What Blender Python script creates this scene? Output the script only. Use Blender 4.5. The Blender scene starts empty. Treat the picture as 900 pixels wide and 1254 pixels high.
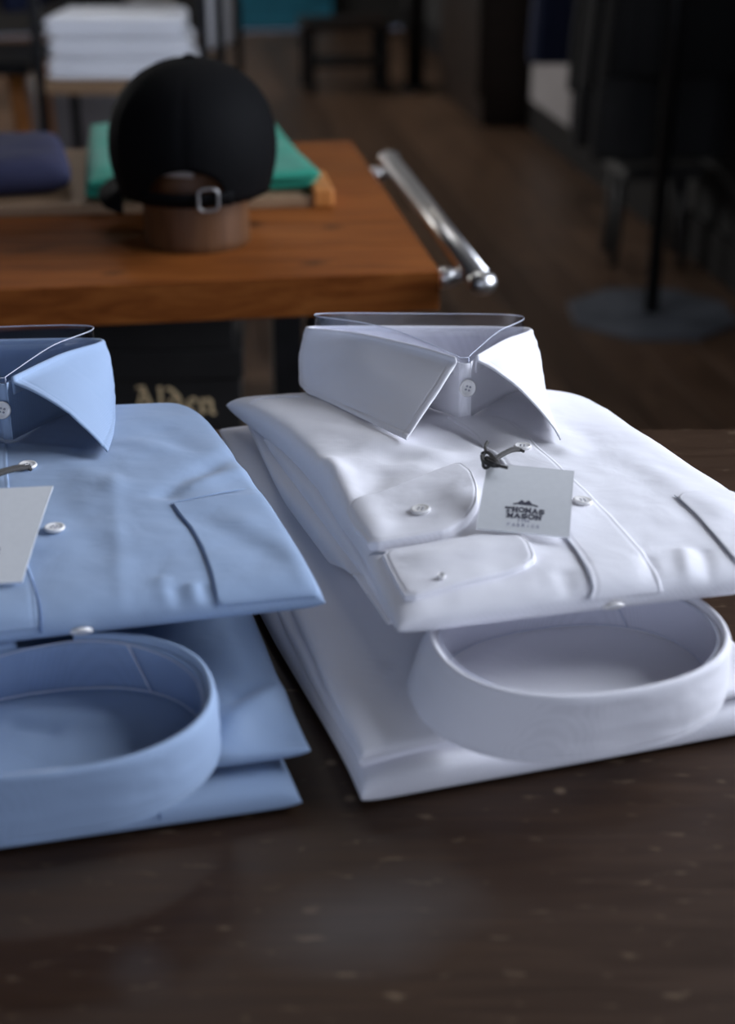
import bpy, bmesh, math, random
import numpy as np
from mathutils import Vector, Matrix
random.seed(7)
scene = bpy.context.scene
col = scene.collection
TZ = 0.90                      # height of the counter; all z below are relative to it

# ------------------------------------------------------------------ camera
FPX = 1850.0; PITCH = math.radians(25.0); CH = 0.43
cam = bpy.data.cameras.new('camera'); camo = bpy.data.objects.new('camera', cam); col.objects.link(camo)
cam.sensor_fit = 'HORIZONTAL'; cam.sensor_width = 24.0; cam.lens = FPX * 24.0 / 900.0
camo.location = (0, 0, TZ + CH); camo.rotation_euler = (math.pi/2 - PITCH, 0, 0)
cam.clip_start = 0.02
cam.dof.use_dof = True; cam.dof.focus_distance = 0.93; cam.dof.aperture_fstop = 4.6
scene.camera = camo
# ------------------------------------------------------------------ world, exposure
w = bpy.data.worlds.new('world'); scene.world = w; w.use_nodes = True
w.node_tree.nodes['Background'].inputs[0].default_value = (0.55, 0.68, 1.0, 1)
w.node_tree.nodes['Background'].inputs[1].default_value = 0.6
vs = scene.view_settings
vs.view_transform = 'Standard'; vs.look = 'None'; vs.exposure = 0.0; vs.gamma = 1.0; vs.use_curve_mapping = False
# room frame: the shop is turned a little to the left of the camera axis
RY = math.radians(8.3); CR, SR = math.cos(RY), math.sin(RY)
def rm(xr, yr, z=0.0): return (xr*CR - yr*SR, xr*SR + yr*CR, z)
# daylight through the shop windows
WIN = dict(x=1.75, y0=0.1, y1=2.1, z0=0.2, z1=1.75)
NWIN = dict(y=-2.4, x0=-2.6, x1=0.5, z0=-0.2, z1=1.7)
def area(name, loc, direction, sx, sy, power, color):
    l = bpy.data.lights.new(name, 'AREA'); l.shape = 'RECTANGLE'; l.size = sx; l.size_y = sy; l.energy = power; l.color = color
    o = bpy.data.objects.new(name, l); col.objects.link(o); o.location = (loc[0], loc[1], loc[2] + TZ)
    o.rotation_euler = Vector(direction).to_track_quat('-Z', 'Z').to_euler()
    return o
area('window_daylight', rm(WIN['x']+0.16, (WIN['y0']+WIN['y1'])/2, (WIN['z0']+WIN['z1'])/2), (-CR, -SR, 0), WIN['y1']-WIN['y0'], WIN['z1']-WIN['z0'], 130, (0.82, 0.88, 1.0))
area('shopfront_daylight', rm((NWIN['x0']+NWIN['x1'])/2, NWIN['y']-0.16, (NWIN['z0']+NWIN['z1'])/2), (-SR, CR, 0), NWIN['x1']-NWIN['x0'], NWIN['z1']-NWIN['z0'], 44, (0.76, 0.83, 1.0))
FILL_WIN = dict(x=-2.9, y0=7.2, y1=10.0, z0=0.1, z1=1.8)  # unseen left window added to brighten the far floor
area('far_fill_light', rm(FILL_WIN['x']-0.16, (FILL_WIN['y0']+FILL_WIN['y1'])/2, (FILL_WIN['z0']+FILL_WIN['z1'])/2), (CR, SR, 0), FILL_WIN['y1']-FILL_WIN['y0'], FILL_WIN['z1']-FILL_WIN['z0'], 300, (0.95, 0.93, 0.9))

# ------------------------------------------------------------------ pixel helpers (900 x 1254 frame)
cr_ = np.array([1, 0, 0.]); cf_ = np.array([0, math.cos(PITCH), -math.sin(PITCH)]); cu_ = np.array([0, math.sin(PITCH), math.cos(PITCH)])
CC = np.array([0, 0, CH])
def ray(x, y): return cf_ + (x-450)/FPX*cr_ - (y-627)/FPX*cu_
def at(x, y, z=0.0):
    d = ray(x, y); return CC + (z-CH)/d[2]*d
def atd(x, y, Y):
    d = ray(x, y); return CC + Y/d[1]*d
def proj(P):
    q = np.asarray(P) - CC; d = q @ cf_
    return np.stack([450 + FPX*(q@cr_)/d, 627 - FPX*(q@cu_)/d], -1)

# ------------------------------------------------------------------ materials
MATS = {}
def nodes(m): m.use_nodes = True; return m.node_tree.nodes, m.node_tree.links
def pmat(name, color, rough=0.5, metal=0.0, spec=0.5, noise=None, bump=None, **kw):
    m = bpy.data.materials.new(name); n, l = nodes(m); b = n['Principled BSDF']
    b.inputs['Base Color'].default_value = (*color, 1); b.inputs['Roughness'].default_value = rough
    b.inputs['Metallic'].default_value = metal; b.inputs['Specular IOR Level'].default_value = spec
    for k, v in kw.items(): b.inputs[k.replace('_', ' ')].default_value = v
    tc = n.new('ShaderNodeTexCoord')
    if noise:
        scale, amt = noise
        t = n.new('ShaderNodeTexNoise'); t.inputs['Scale'].default_value = scale; t.inputs['Detail'].default_value = 5
        l.new(tc.outputs['Object'], t.inputs['Vector'])
        r = n.new('ShaderNodeValToRGB'); r.color_ramp.elements[0].position = .3; r.color_ramp.elements[1].position = .7
        r.color_ramp.elements[0].color = (*[c*(1-amt) for c in color], 1); r.color_ramp.elements[1].color = (*[min(1, c*(1+amt)) for c in color], 1)
        l.new(t.outputs['Fac'], r.inputs[0]); l.new(r.outputs[0], b.inputs['Base Color'])
    if bump:
        scale, st, dist = bump
        t = n.new('ShaderNodeTexNoise'); t.inputs['Scale'].default_value = scale; t.inputs['Detail'].default_value = 4
        l.new(tc.outputs['Object'], t.inputs['Vector'])
        bp = n.new('ShaderNodeBump'); bp.inputs['Strength'].default_value = st; bp.inputs['Distance'].default_value = dist
        l.new(t.outputs['Fac'], bp.inputs['Height']); l.new(bp.outputs[0], b.inputs['Normal'])
    MATS[name] = m; return m
def fabric(name, color, sheen=0.15, wr=0.25):
    m = bpy.data.materials.new(name); n, l = nodes(m); b = n['Principled BSDF']
    b.inputs['Roughness'].default_value = 0.75; b.inputs['Specular IOR Level'].default_value = 0.25
    b.inputs['Sheen Weight'].default_value = sheen; b.inputs['Sheen Roughness'].default_value = 0.4
    tc = n.new('ShaderNodeTexCoord')
    wa = n.new('ShaderNodeTexWave'); wa.bands_direction = 'X'; wa.inputs['Scale'].default_value = 420; wa.inputs['Distortion'].default_value = 1.0
    wb = n.new('ShaderNodeTexWave'); wb.bands_direction = 'Y'; wb.inputs['Scale'].default_value = 420; wb.inputs['Distortion'].default_value = 1.0
    for q in (wa, wb): l.new(tc.outputs['Object'], q.inputs['Vector'])
    ad = n.new('ShaderNodeMath'); ad.operation = 'ADD'; l.new(wa.outputs['Fac'], ad.inputs[0]); l.new(wb.outputs['Fac'], ad.inputs[1])
    hv = n.new('ShaderNodeMath'); hv.operation = 'MULTIPLY'; hv.inputs[1].default_value = .5; l.new(ad.outputs[0], hv.inputs[0])
    r = n.new('ShaderNodeValToRGB'); r.color_ramp.elements[0].color = (*[c*.94 for c in color], 1); r.color_ramp.elements[1].color = (*[min(1, c*1.05) for c in color], 1)
    l.new(hv.outputs[0], r.inputs[0]); l.new(r.outputs[0], b.inputs['Base Color'])
    t = n.new('ShaderNodeTexNoise'); t.inputs['Scale'].default_value = 28; t.inputs['Detail'].default_value = 3; t.inputs['Distortion'].default_value = .6
    l.new(tc.outputs['Object'], t.inputs['Vector'])
    b1 = n.new('ShaderNodeBump'); b1.inputs['Strength'].default_value = wr; b1.inputs['Distance'].default_value = 0.004
    l.new(t.outputs['Fac'], b1.inputs['Height'])
    b2 = n.new('ShaderNodeBump'); b2.inputs['Strength'].default_value = .12; b2.inputs['Distance'].default_value = 0.0002
    l.new(hv.outputs[0], b2.inputs['Height']); l.new(b1.outputs[0], b2.inputs['Normal']); l.new(b2.outputs[0], b.inputs['Normal'])
    MATS[name] = m; return m
def wood(name, c0, c1, c2, scale=(1.2, 14, 14), rough=.45, spec=.4, speck=0.0, rand=0.0, coat=0.0, patches=(), patchc=(.105, .10, .10)):
    m = bpy.data.materials.new(name); n, l = nodes(m); b = n['Principled BSDF']
    b.inputs['Specular IOR Level'].default_value = spec; b.inputs['Coat Weight'].default_value = coat; b.inputs['Coat Roughness'].default_value = .25
    tc = n.new('ShaderNodeTexCoord'); mp = n.new('ShaderNodeMapping'); mp.inputs['Scale'].default_value = scale
    l.new(tc.outputs['Object'], mp.inputs[0])
    if rand:
        oi = n.new('ShaderNodeObjectInfo'); cx = n.new('ShaderNodeCombineXYZ'); ml = n.new('ShaderNodeMath'); ml.operation = 'MULTIPLY'; ml.inputs[1].default_value = 37
        l.new(oi.outputs['Random'], ml.inputs[0]); l.new(ml.outputs[0], cx.inputs[0]); l.new(ml.outputs[0], cx.inputs[1]); l.new(cx.outputs[0], mp.inputs['Location'])
    t = n.new('ShaderNodeTexNoise'); t.inputs['Scale'].default_value = 5; t.inputs['Detail'].default_value = 8; t.inputs['Roughness'].default_value = .65; t.inputs['Distortion'].default_value = .8
    l.new(mp.outputs[0], t.inputs['Vector'])
    r = n.new('ShaderNodeValToRGB'); e = r.color_ramp.elements
    e[0].position = .28; e[0].color = (*c0, 1); e[1].position = .75; e[1].color = (*c2, 1)
    mid = e.new(.5); mid.color = (*c1, 1)
    l.new(t.outputs['Fac'], r.inputs[0]); src = r.outputs[0]
    if rand:
        hs = n.new('ShaderNodeHueSaturation'); mr = n.new('ShaderNodeMapRange'); mr.inputs[3].default_value = 1-rand; mr.inputs[4].default_value = 1+rand
        l.new(oi.outputs['Random'], mr.inputs[0]); l.new(mr.outputs[0], hs.inputs['Value']); l.new(src, hs.inputs['Color']); src = hs.outputs[0]
    if speck:
        mp2 = n.new('ShaderNodeMapping'); mp2.inputs['Scale'].default_value = (.35, 1, 1); l.new(tc.outputs['Object'], mp2.inputs[0])
        s = n.new('ShaderNodeTexNoise'); s.inputs['Scale'].default_value = 170; s.inputs['Detail'].default_value = 2; l.new(mp2.outputs[0], s.inputs['Vector'])
        q = n.new('ShaderNodeValToRGB'); q.color_ramp.elements[0].position = .64; q.color_ramp.elements[0].color = (0, 0, 0, 1); q.color_ramp.elements[1].position = .78; q.color_ramp.elements[1].color = (speck,)*3+(1,)
        l.new(s.outputs['Fac'], q.inputs[0])
        s2 = n.new('ShaderNodeTexVoronoi'); s2.inputs['Scale'].default_value = 15; l.new(tc.outputs['Object'], s2.inputs['Vector'])
        q2 = n.new('ShaderNodeValToRGB'); q2.color_ramp.elements[0].position = .02; q2.color_ramp.elements[0].color = (speck*1.6,)*3+(1,); q2.color_ramp.elements[1].position = .06; q2.color_ramp.elements[1].color = (0, 0, 0, 1)
        l.new(s2.outputs['Distance'], q2.inputs[0])
        mxm = n.new('ShaderNodeMath'); mxm.operation = 'MAXIMUM'; l.new(q.outputs[0], mxm.inputs[0]); l.new(q2.outputs[0], mxm.inputs[1])
        mx = n.new('ShaderNodeMix'); mx.data_type = 'RGBA'; l.new(mxm.outputs[0], mx.inputs['Factor']); l.new(src, mx.inputs['A']); mx.inputs['B'].default_value = (.42, .30, .19, 1)
        src = mx.outputs['Result']
    for (wx, wy, ax_, ay_, st_) in patches:
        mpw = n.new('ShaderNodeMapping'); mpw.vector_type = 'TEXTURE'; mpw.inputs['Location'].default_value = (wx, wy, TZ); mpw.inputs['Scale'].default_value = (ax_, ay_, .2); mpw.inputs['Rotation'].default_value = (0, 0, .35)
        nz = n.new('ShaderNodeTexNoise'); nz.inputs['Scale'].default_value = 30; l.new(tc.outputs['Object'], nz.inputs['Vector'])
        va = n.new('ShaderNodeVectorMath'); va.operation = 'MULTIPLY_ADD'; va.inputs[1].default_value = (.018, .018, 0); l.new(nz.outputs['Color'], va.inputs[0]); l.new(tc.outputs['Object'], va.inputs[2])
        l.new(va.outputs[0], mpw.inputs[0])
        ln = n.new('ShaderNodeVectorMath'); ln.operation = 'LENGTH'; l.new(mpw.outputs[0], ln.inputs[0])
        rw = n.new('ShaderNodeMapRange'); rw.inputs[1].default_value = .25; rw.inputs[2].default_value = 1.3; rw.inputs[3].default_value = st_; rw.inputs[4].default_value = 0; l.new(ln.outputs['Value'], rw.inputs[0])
        mw = n.new('ShaderNodeMix'); mw.data_type = 'RGBA'; l.new(rw.outputs[0], mw.inputs['Factor']); l.new(src, mw.inputs['A']); mw.inputs['B'].default_value = (*patchc, 1); src = mw.outputs['Result']
    l.new(src, b.inputs['Base Color'])
    mr2 = n.new('ShaderNodeMapRange'); mr2.inputs[3].default_value = rough-.1; mr2.inputs[4].default_value = rough+.12
    l.new(t.outputs['Fac'], mr2.inputs[0]); l.new(mr2.outputs[0], b.inputs['Roughness'])
    bp = n.new('ShaderNodeBump'); bp.inputs['Strength'].default_value = .12; bp.inputs['Distance'].default_value = .001
    l.new(t.outputs['Fac'], bp.inputs['Height']); l.new(bp.outputs[0], b.inputs['Normal'])
    MATS[name] = m; return m
def clear(name, tint=(.93, .95, 1.0), gloss=0.12, rough=.06):
    m = bpy.data.materials.new(name); n, l = nodes(m); out = n['Material Output']; n.remove(n['Principled BSDF'])
    t = n.new('ShaderNodeBsdfTransparent'); t.inputs[0].default_value = (*tint, 1)
    g = n.new('ShaderNodeBsdfGlossy'); g.inputs['Roughness'].default_value = rough
    lw = n.new('ShaderNodeLayerWeight'); lw.inputs[0].default_value = .5
    pw = n.new('ShaderNodeMath'); pw.operation = 'POWER'; pw.inputs[1].default_value = 4; l.new(lw.outputs['Facing'], pw.inputs[0])
    ad = n.new('ShaderNodeMath'); ad.operation = 'MULTIPLY_ADD'; ad.inputs[1].default_value = .5; ad.inputs[2].default_value = gloss; l.new(pw.outputs[0], ad.inputs[0])
    mx = n.new('ShaderNodeMixShader'); l.new(ad.outputs[0], mx.inputs[0]); l.new(t.outputs[0], mx.inputs[1]); l.new(g.outputs[0], mx.inputs[2])
    l.new(mx.outputs[0], out.inputs[0]); MATS[name] = m; return m
def emis(name, color, st):
    m = bpy.data.materials.new(name); n, l = nodes(m); b = n['Principled BSDF']
    b.inputs['Base Color'].default_value = (*color, 1); b.inputs['Emission Color'].default_value = (*color, 1); b.inputs['Emission Strength'].default_value = st
    MATS[name] = m; return m
fabric('white_poplin', (.82, .81, .85)); fabric('blue_poplin', (.30, .40, .57))
fabric('green_jersey', (.02, .25, .17), .1, .5); fabric('navy_jersey', (.028, .030, .068), .0, .5)
fabric('white_knit', (.88, .90, .97), .2, .5); fabric('black_wool', (.010, .010, .011), .05, .4); fabric('grey_wool', (.03, .03, .031), .05, .4)
fabric('navy_wool', (.012, .018, .05), .05, .4); fabric('cap_cotton', (.0035, .0035, .004), .0, .2); MATS['cap_cotton'].node_tree.nodes['Principled BSDF'].inputs['Specular IOR Level'].default_value = .06
wood('counter_wood', (.024, .0105, .0045), (.034, .0160, .0072), (.052, .026, .0125), (2.2, 30, 30), .44, .25, .28, patches=((0.0101, -0.0322, .046, .030, .36), (-0.0833, -0.0615, .014, .016, .18)))  # soft greyer ellipses mixed into the base colour
wood('bench_wood', (.10, .024, .003), (.19, .055, .010), (.28, .098, .022), (1.1, 12, 12), .6, .12, rand=.12, patches=((0.6330, -0.0032, 0.013, 0.011, .75), (0.7251, -0.0145, 0.011, 0.010, .75), (0.7070, -0.1661, 0.016, 0.007, .75), (0.5057, -0.2003, 0.014, 0.008, .75), (0.4002, -0.1105, 0.030, 0.006, .75)), patchc=(.025, .010, .004))
wood('floor_wood', (.045, .024, .014), (.09, .052, .032), (.15, .092, .058), (9, 1.0, 9), .42, .4, rand=.35)
wood('block_wood', (.06, .024, .009), (.10, .043, .017), (.14, .065, .03), (14, 14, 1.5), .5, .3)
wood('pale_wood', (.20, .12, .065), (.27, .17, .10), (.33, .22, .13), (1.2, 16, 16), .5, .3)
wood('orange_wood', (.30, .10, .02), (.42, .16, .04), (.50, .21, .06), (12, 12, 1.3), .45, .3)
wood('dark_wood', (.008, .004, .003), (.014, .008, .005), (.025, .013, .009), (1.2, 1.2, 10), .45, .3)
pmat('chrome', (.70, .69, .69), .33, 1.0)
pmat('steel_plate_sheen', (.16, .18, .22), .35, .3, noise=(8, .25))  # bluish window sheen put into the base colour
pmat('black_metal', (.008, .008, .009), .4, .4, noise=(30, .3))
pmat('shell_button', (.82, .80, .78), .18, 0, .6, noise=(180, .10))
pmat('thread', (.38, .38, .42), .8); pmat('dark_cord', (.035, .032, .030), .8, bump=(900, .6, .0006))
pmat('card', (.66, .67, .68), .75, noise=(300, .02)); pmat('card_edge', (.80, .81, .83), .7)
pmat('ink', (.05, .05, .075), .7); pmat('pale_ink', (.30, .30, .40), .7)
pmat('box_card', (.012, .011, .0105), .5, noise=(15, .2)); pmat('gold_print', (.95, .72, .42), .5)
pmat('seam_shadow', (.30, .31, .36), .9); pmat('seam_shadow_blue', (.10, .16, .30), .9)  # dark seam lines, also painted shade along pocket edges and under the cuff
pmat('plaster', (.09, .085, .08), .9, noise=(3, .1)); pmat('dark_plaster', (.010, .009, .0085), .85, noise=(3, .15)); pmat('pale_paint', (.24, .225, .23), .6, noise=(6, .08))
pmat('teal_paint', (.015, .13, .20), .4, noise=(5, .2)); pmat('baseboard_paint', (.006, .005, .005), .7, 0, .2)
pmat('dim_paint', (.045, .043, .042), .6, noise=(10, .1)); pmat('dull_metal', (.32, .31, .31), .45, 1.0); pmat('grey_card', (.16, .15, .155), .8, noise=(10, .1)); pmat('white_frame', (.6, .6, .6), .5); pmat('lining', (.42, .40, .38), .8)
clear('clear_plastic', (.95, .96, 1.0), .11); clear('window_glass', (1, 1, 1), .03, .02)
emis('fill_diffuser', (1.0, .95, .9), 4.0); emis('shelf_fill_diffuser', (.95, .96, 1.0), 9.0); emis('far_fill_diffuser', (1.0, .92, .82), 12.0)  # glowing faces of the added ceiling fill lamps

# ------------------------------------------------------------------ mesh helpers
def link(name, V, F, mat, parent=None, smooth=True, solid=0.0, soff=0.0, local=False):
    V = np.asarray(V, float).copy()
    if not local:
        V[:, 2] += TZ
        if parent is not None: V -= np.array(root_loc(parent))
    me = bpy.data.meshes.new(name); me.from_pydata([tuple(v) for v in V], [], [tuple(int(i) for i in f) for f in F])
    me.materials.append(MATS[mat]); me.update()
    if smooth: me.polygons.foreach_set('use_smooth', [True]*len(me.polygons))
    o = bpy.data.objects.new(name, me); col.objects.link(o)
    if parent is not None: o.parent = parent
    if solid:
        s = o.modifiers.new('solid', 'SOLIDIFY'); s.thickness = solid; s.offset = soff
    return o
def root_loc(p):
    v = Vector((0, 0, 0))
    while p is not None: v += p.location; p = p.parent
    return v
def thing(name, label, cat, loc, group=None, rz=0.0):
    o = bpy.data.objects.new(name, None); col.objects.link(o); o.location = (loc[0], loc[1], loc[2] + TZ); o.rotation_euler = (0, 0, rz)
    o.empty_display_size = .05
    return tag(o, label, cat, group)
def tag(o, label, cat, group=None):
    o['label'] = label; o['category'] = cat
    if group: o['group'] = group
    return o
def struct(o): o['kind'] = 'structure'; return o
def gridf(nu, nv, cu=False, off=0):
    F = []
    for i in range(nu if cu else nu-1):
        a = i*nv; b = ((i+1) % nu)*nv
        for j in range(nv-1): F.append((off+a+j, off+b+j, off+b+j+1, off+a+j+1))
    return F
def catmull(P, n, closed=False, cum=None):
    P = np.asarray(P, float); m = len(P)
    if closed: Q = np.vstack([P[-1], P, P[0], P[1]]); segs = m
    else: Q = np.vstack([2*P[0]-P[1], P, 2*P[-1]-P[-2]]); segs = m-1
    t = np.linspace(0, segs, n, endpoint=not closed) if cum is None else np.asarray(cum)*segs
    i = np.minimum(t.astype(int), segs-1); f = (t-i)[:, None]
    p0, p1, p2, p3 = Q[i], Q[i+1], Q[i+2], Q[i+3]
    return .5*((2*p1) + (-p0+p2)*f + (2*p0-5*p1+4*p2-p3)*f**2 + (-p0+3*p1-3*p2+p3)*f**3)
def arc_fn(P, n=300):
    C = catmull(P, n); d = np.concatenate([[0], np.cumsum(np.linalg.norm(np.diff(C[:, :2], axis=0), axis=1))]); d /= d[-1]
    return lambda t: np.stack([np.interp(t, d, C[:, k]) for k in range(C.shape[1])], -1)
def tube_vf(P, r, n=8, closed=False, caps=True):
    P = np.asarray(P, float); m = len(P); r = np.full(m, r) if np.isscalar(r) else np.asarray(r)
    if closed: T = np.roll(P, -1, 0) - np.roll(P, 1, 0)
    else: T = np.gradient(P, axis=0)
    T /= np.linalg.norm(T, axis=1)[:, None] + 1e-12
    up = np.array([0, 0, 1.0]) if abs(T[0][2]) < .9 else np.array([1.0, 0, 0])
    V = []; N = None
    for i in range(m):
        N = up if N is None else N
        N = N - (N@T[i])*T[i]; N /= np.linalg.norm(N)+1e-12; B = np.cross(T[i], N)
        for k in range(n):
            a = 2*math.pi*k/n; V.append(P[i] + r[i]*(math.cos(a)*N + math.sin(a)*B))
    F = []
    for i in range(m if closed else m-1):
        j = (i+1) % m
        for k in range(n): F.append((i*n+k, i*n+(k+1) % n, j*n+(k+1) % n, j*n+k))
    if caps and not closed: F.append(tuple(range(n-1, -1, -1))); F.append(tuple((m-1)*n+k for k in range(n)))
    return V, F
def tube(name, P, r, mat, parent=None, n=8, closed=False, local=False):
    V, F = tube_vf(P, r, n, closed); return link(name, V, F, mat, parent, local=local)
def join(parts):
    V = []; F = []
    for v, f in parts:
        o = len(V); V += [tuple(q) for q in v]; F += [tuple(i+o for i in g) for g in f]
    return V, F
def lathe_vf(prof, n=32, c=(0, 0, 0)):
    V = []; F = []; m = len(prof)
    for k in range(n):
        a = 2*math.pi*k/n
        for r, z in prof: V.append((c[0]+r*math.cos(a), c[1]+r*math.sin(a), c[2]+z))
    for k in range(n):
        j = (k+1) % n
        for i in range(m-1): F.append((k*m+i, j*m+i, j*m+i+1, k*m+i+1))
    return V, F
def box_vf(c, s, rz=0.0, bev=0.0, seg=2):
    bm = bmesh.new(); bmesh.ops.create_cube(bm, size=1.0)
    for v in bm.verts: v.co = Vector((v.co.x*s[0], v.co.y*s[1], v.co.z*s[2]))
    if bev: bmesh.ops.bevel(bm, geom=list(bm.edges), offset=bev, segments=seg, affect='EDGES', profile=.5)
    ca, sa = math.cos(rz), math.sin(rz)
    V = [(c[0]+v.co.x*ca-v.co.y*sa, c[1]+v.co.x*sa+v.co.y*ca, c[2]+v.co.z) for v in bm.verts]
    bm.verts.index_update(); F = [tuple(v.index for v in f.verts) for f in bm.faces]; bm.free(); return V, F
def box(name, c, s, mat, parent=None, rz=0.0, bev=.002, local=False, smooth=False):
    V, F = box_vf(c, s, rz, bev); return link(name, V, F, mat, parent, smooth=smooth, local=local)
def rbox(name, xr, yr, z, s, mat, parent=None, bev=.002): return box(name, rm(xr, yr, z), s, mat, parent, RY, bev)
def lat(ix, iy, seed):
    h = np.sin(ix*127.1 + iy*311.7 + seed*74.7)*43758.5453; return h-np.floor(h)
def vnoise(x, y, seed=0):
    ix, iy = np.floor(x), np.floor(y); fx, fy = x-ix, y-iy; fx = fx**3*(fx*(fx*6-15)+10); fy = fy**3*(fy*(fy*6-15)+10)
    a, b, c, d = lat(ix, iy, seed), lat(ix+1, iy, seed), lat(ix, iy+1, seed), lat(ix+1, iy+1, seed)
    return (a*(1-fx)+b*fx)*(1-fy) + (c*(1-fx)+d*fx)*fy - .5
def fbm(x, y, sc, seed=0, o=3): return sum(vnoise(x*sc*2**k, y*sc*2**k, seed+k)/2**k for k in range(o))
def ridges(lst, z=.072):
    segs = [(at(a, b, z)[:2], at(c, d, z)[:2], amp, wd) for a, b, c, d, amp, wd in lst]
    def f(X, Y):
        out = np.zeros_like(X)
        for p, q, amp, wd in segs:
            v = q-p; L = v@v; t = ((X-p[0])*v[0] + (Y-p[1])*v[1])/L; tc = np.clip(t, 0, 1)
            d2 = (X-p[0]-tc*v[0])**2 + (Y-p[1]-tc*v[1])**2
            out += amp*np.exp(-d2/wd**2)
        return out
    return f

# ------------------------------------------------------------------ folded cloth slab
class Slab: pass
def slab(name, Lc, Rc, zt, zb, mat, parent, nu=120, nv=170, p=(14, 14, 14, 14), disp=None, front=None, back=None, mid=.5):
    """Lc / Rc: (x,y) control points of the left / right edge, front to back; zt / zb: functions of (s,t)"""
    fl, fr = arc_fn(Lc), arc_fn(Rc)
    q = np.linspace(0, 1, nu); s = .55*(.5-.5*np.cos(math.pi*q)) + .45*q
    q = np.linspace(0, 1, nv); t = .55*(.5-.5*np.cos(math.pi*q)) + .45*q
    S, T = np.meshgrid(s, t, indexing='ij')
    A, B = fl(t), fr(t)
    XY = A[None]*(1-S[..., None]) + B[None]*S[..., None]
    ax = (A[-1]-A[0]); ax = ax/np.linalg.norm(ax)
    if front is not None: XY = XY + ax*(front(S)*(1-T)**3)[..., None]
    if back is not None: XY = XY + ax*(back(S)*T**3)[..., None]
    def pr(v, p0, p1):
        a = np.abs(2*v-1); pp = np.where(v < .5, p0, p1); return np.sqrt(np.clip(1-a**pp, 0, 1))
    h = pr(S, p[0], p[1])*pr(T, p[2], p[3])
    X, Y = XY[..., 0], XY[..., 1]
    ZT, ZB = zt(S, T)+0*S, zb(S, T)+0*S
    M = ZB + (ZT-ZB)*mid
    dz = disp(X, Y) if disp is not None else 0
    top = M + (ZT-M+dz)*h; bot = M + (ZB-M)*h
    V = np.concatenate([np.stack([X, Y, top], -1).reshape(-1, 3), np.stack([X, Y, bot], -1).reshape(-1, 3)])
    N = nu*nv
    F = gridf(nu, nv) + [tuple(reversed([i+N for i in f])) for f in gridf(nu, nv)]
    per = [i*nv for i in range(nu)] + [(nu-1)*nv+j for j in range(1, nv)] + [i*nv+nv-1 for i in range(nu-2, -1, -1)] + [j for j in range(nv-2, 0, -1)]
    # weld the rim
    mp = np.arange(2*N); mp[[i+N for i in per]] = per
    F = [tuple(mp[list(f)]) for f in F]
    used = np.unique(np.concatenate([np.array(f) for f in F])); re = np.zeros(2*N, int); re[used] = np.arange(len(used))
    o = link(name, V[used], [tuple(re[list(f)]) for f in F], mat, parent)
    sl = Slab(); sl.s, sl.t = s, t; sl.P = np.stack([X, Y, top], -1); sl.px = proj(sl.P); sl.o = o
    return sl
def ev(sl, s, t, off=0.0):
    s = np.clip(np.atleast_1d(s).astype(float), 0, 1); t = np.clip(np.atleast_1d(t).astype(float), 0, 1)
    def lk(s, t):
        i = np.clip(np.searchsorted(sl.s, s)-1, 0, len(sl.s)-2); j = np.clip(np.searchsorted(sl.t, t)-1, 0, len(sl.t)-2)
        a = ((s-sl.s[i])/(sl.s[i+1]-sl.s[i]))[:, None]; b = ((t-sl.t[j])/(sl.t[j+1]-sl.t[j]))[:, None]
        P = sl.P; return (P[i, j]*(1-a)+P[i+1, j]*a)*(1-b) + (P[i, j+1]*(1-a)+P[i+1, j+1]*a)*b
    p = lk(s, t)
    e = .008
    du = lk(np.clip(s+e, 0, 1), t) - lk(np.clip(s-e, 0, 1), t); dv = lk(s, np.clip(t+e, 0, 1)) - lk(s, np.clip(t-e, 0, 1))
    n = np.cross(du, dv); n /= np.linalg.norm(n, axis=1)[:, None]+1e-12
    off = np.atleast_1d(off)[:, None] if not np.isscalar(off) else off
    return p + n*off, n
def pick(sl, x, y):
    d = (sl.px[..., 0]-x)**2 + (sl.px[..., 1]-y)**2
    i, j = np.unravel_index(np.argmin(d), d.shape); s, t = sl.s[i], sl.t[j]
    for _ in range(3):
        p0 = proj(ev(sl, s, t)[0])[0]; e = .004
        J = np.stack([(proj(ev(sl, s+e, t)[0])[0]-p0)/e, (proj(ev(sl, s, t+e)[0])[0]-p0)/e], 1)
        try: ds = np.linalg.solve(J, np.array([x, y])-p0)
        except Exception: break
        ds = np.clip(ds, -.02, .02); s = min(max(s+ds[0], .002), .998); t = min(max(t+ds[1], .002), .998)
    return s, t
def poly_patch(name, sl, px, thick, mat, parent, n=120, stitch=.93, st=None, low=-.0015, dip=.88, soft=2):
    """a cloth piece lying on a slab; outline given by pixels on its surface"""
    C = np.array(st) if st is not None else np.array([pick(sl, x, y) for x, y in px])
    for _ in range(soft):
        Nx = np.roll(C, -1, 0); C = np.stack([C*.86+Nx*.14, C*.14+Nx*.86], 1).reshape(-1, 2)
    B = []
    for a, b in zip(C, np.roll(C, -1, 0)):
        k = max(1, int(n*np.linalg.norm(b-a)/np.sum(np.linalg.norm(np.roll(C, -1, 0)-C, axis=1))))
        B += [a + (b-a)*i/k for i in range(k)]
    B = np.array(B); c = B.mean(0)
    fs = [1.0, .997, .988, .974, stitch+.012, stitch, stitch-.012] + [.90-.05*i for i in range(0, 17)]
    hs = [None, .35, .85, 1.0, 1.0, dip, 1.0] + [1]*17
    V = []
    for f, h in zip(fs, hs):
        q = c + (B-c)*f
        V.append(ev(sl, q[:, 0], q[:, 1], low if h is None else thick*h)[0])
    m = len(B); V = np.concatenate(V + [ev(sl, c[0], c[1], thick)[0]])
    F = []
    for k in range(len(fs)-1):
        for i in range(m): F.append((k*m+i, k*m+(i+1) % m, (k+1)*m+(i+1) % m, (k+1)*m+i))
    k = len(fs)-1
    for i in range(m): F.append((k*m+i, k*m+(i+1) % m, len(V)-1))
    return link(name, V, F, mat, parent)
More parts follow.
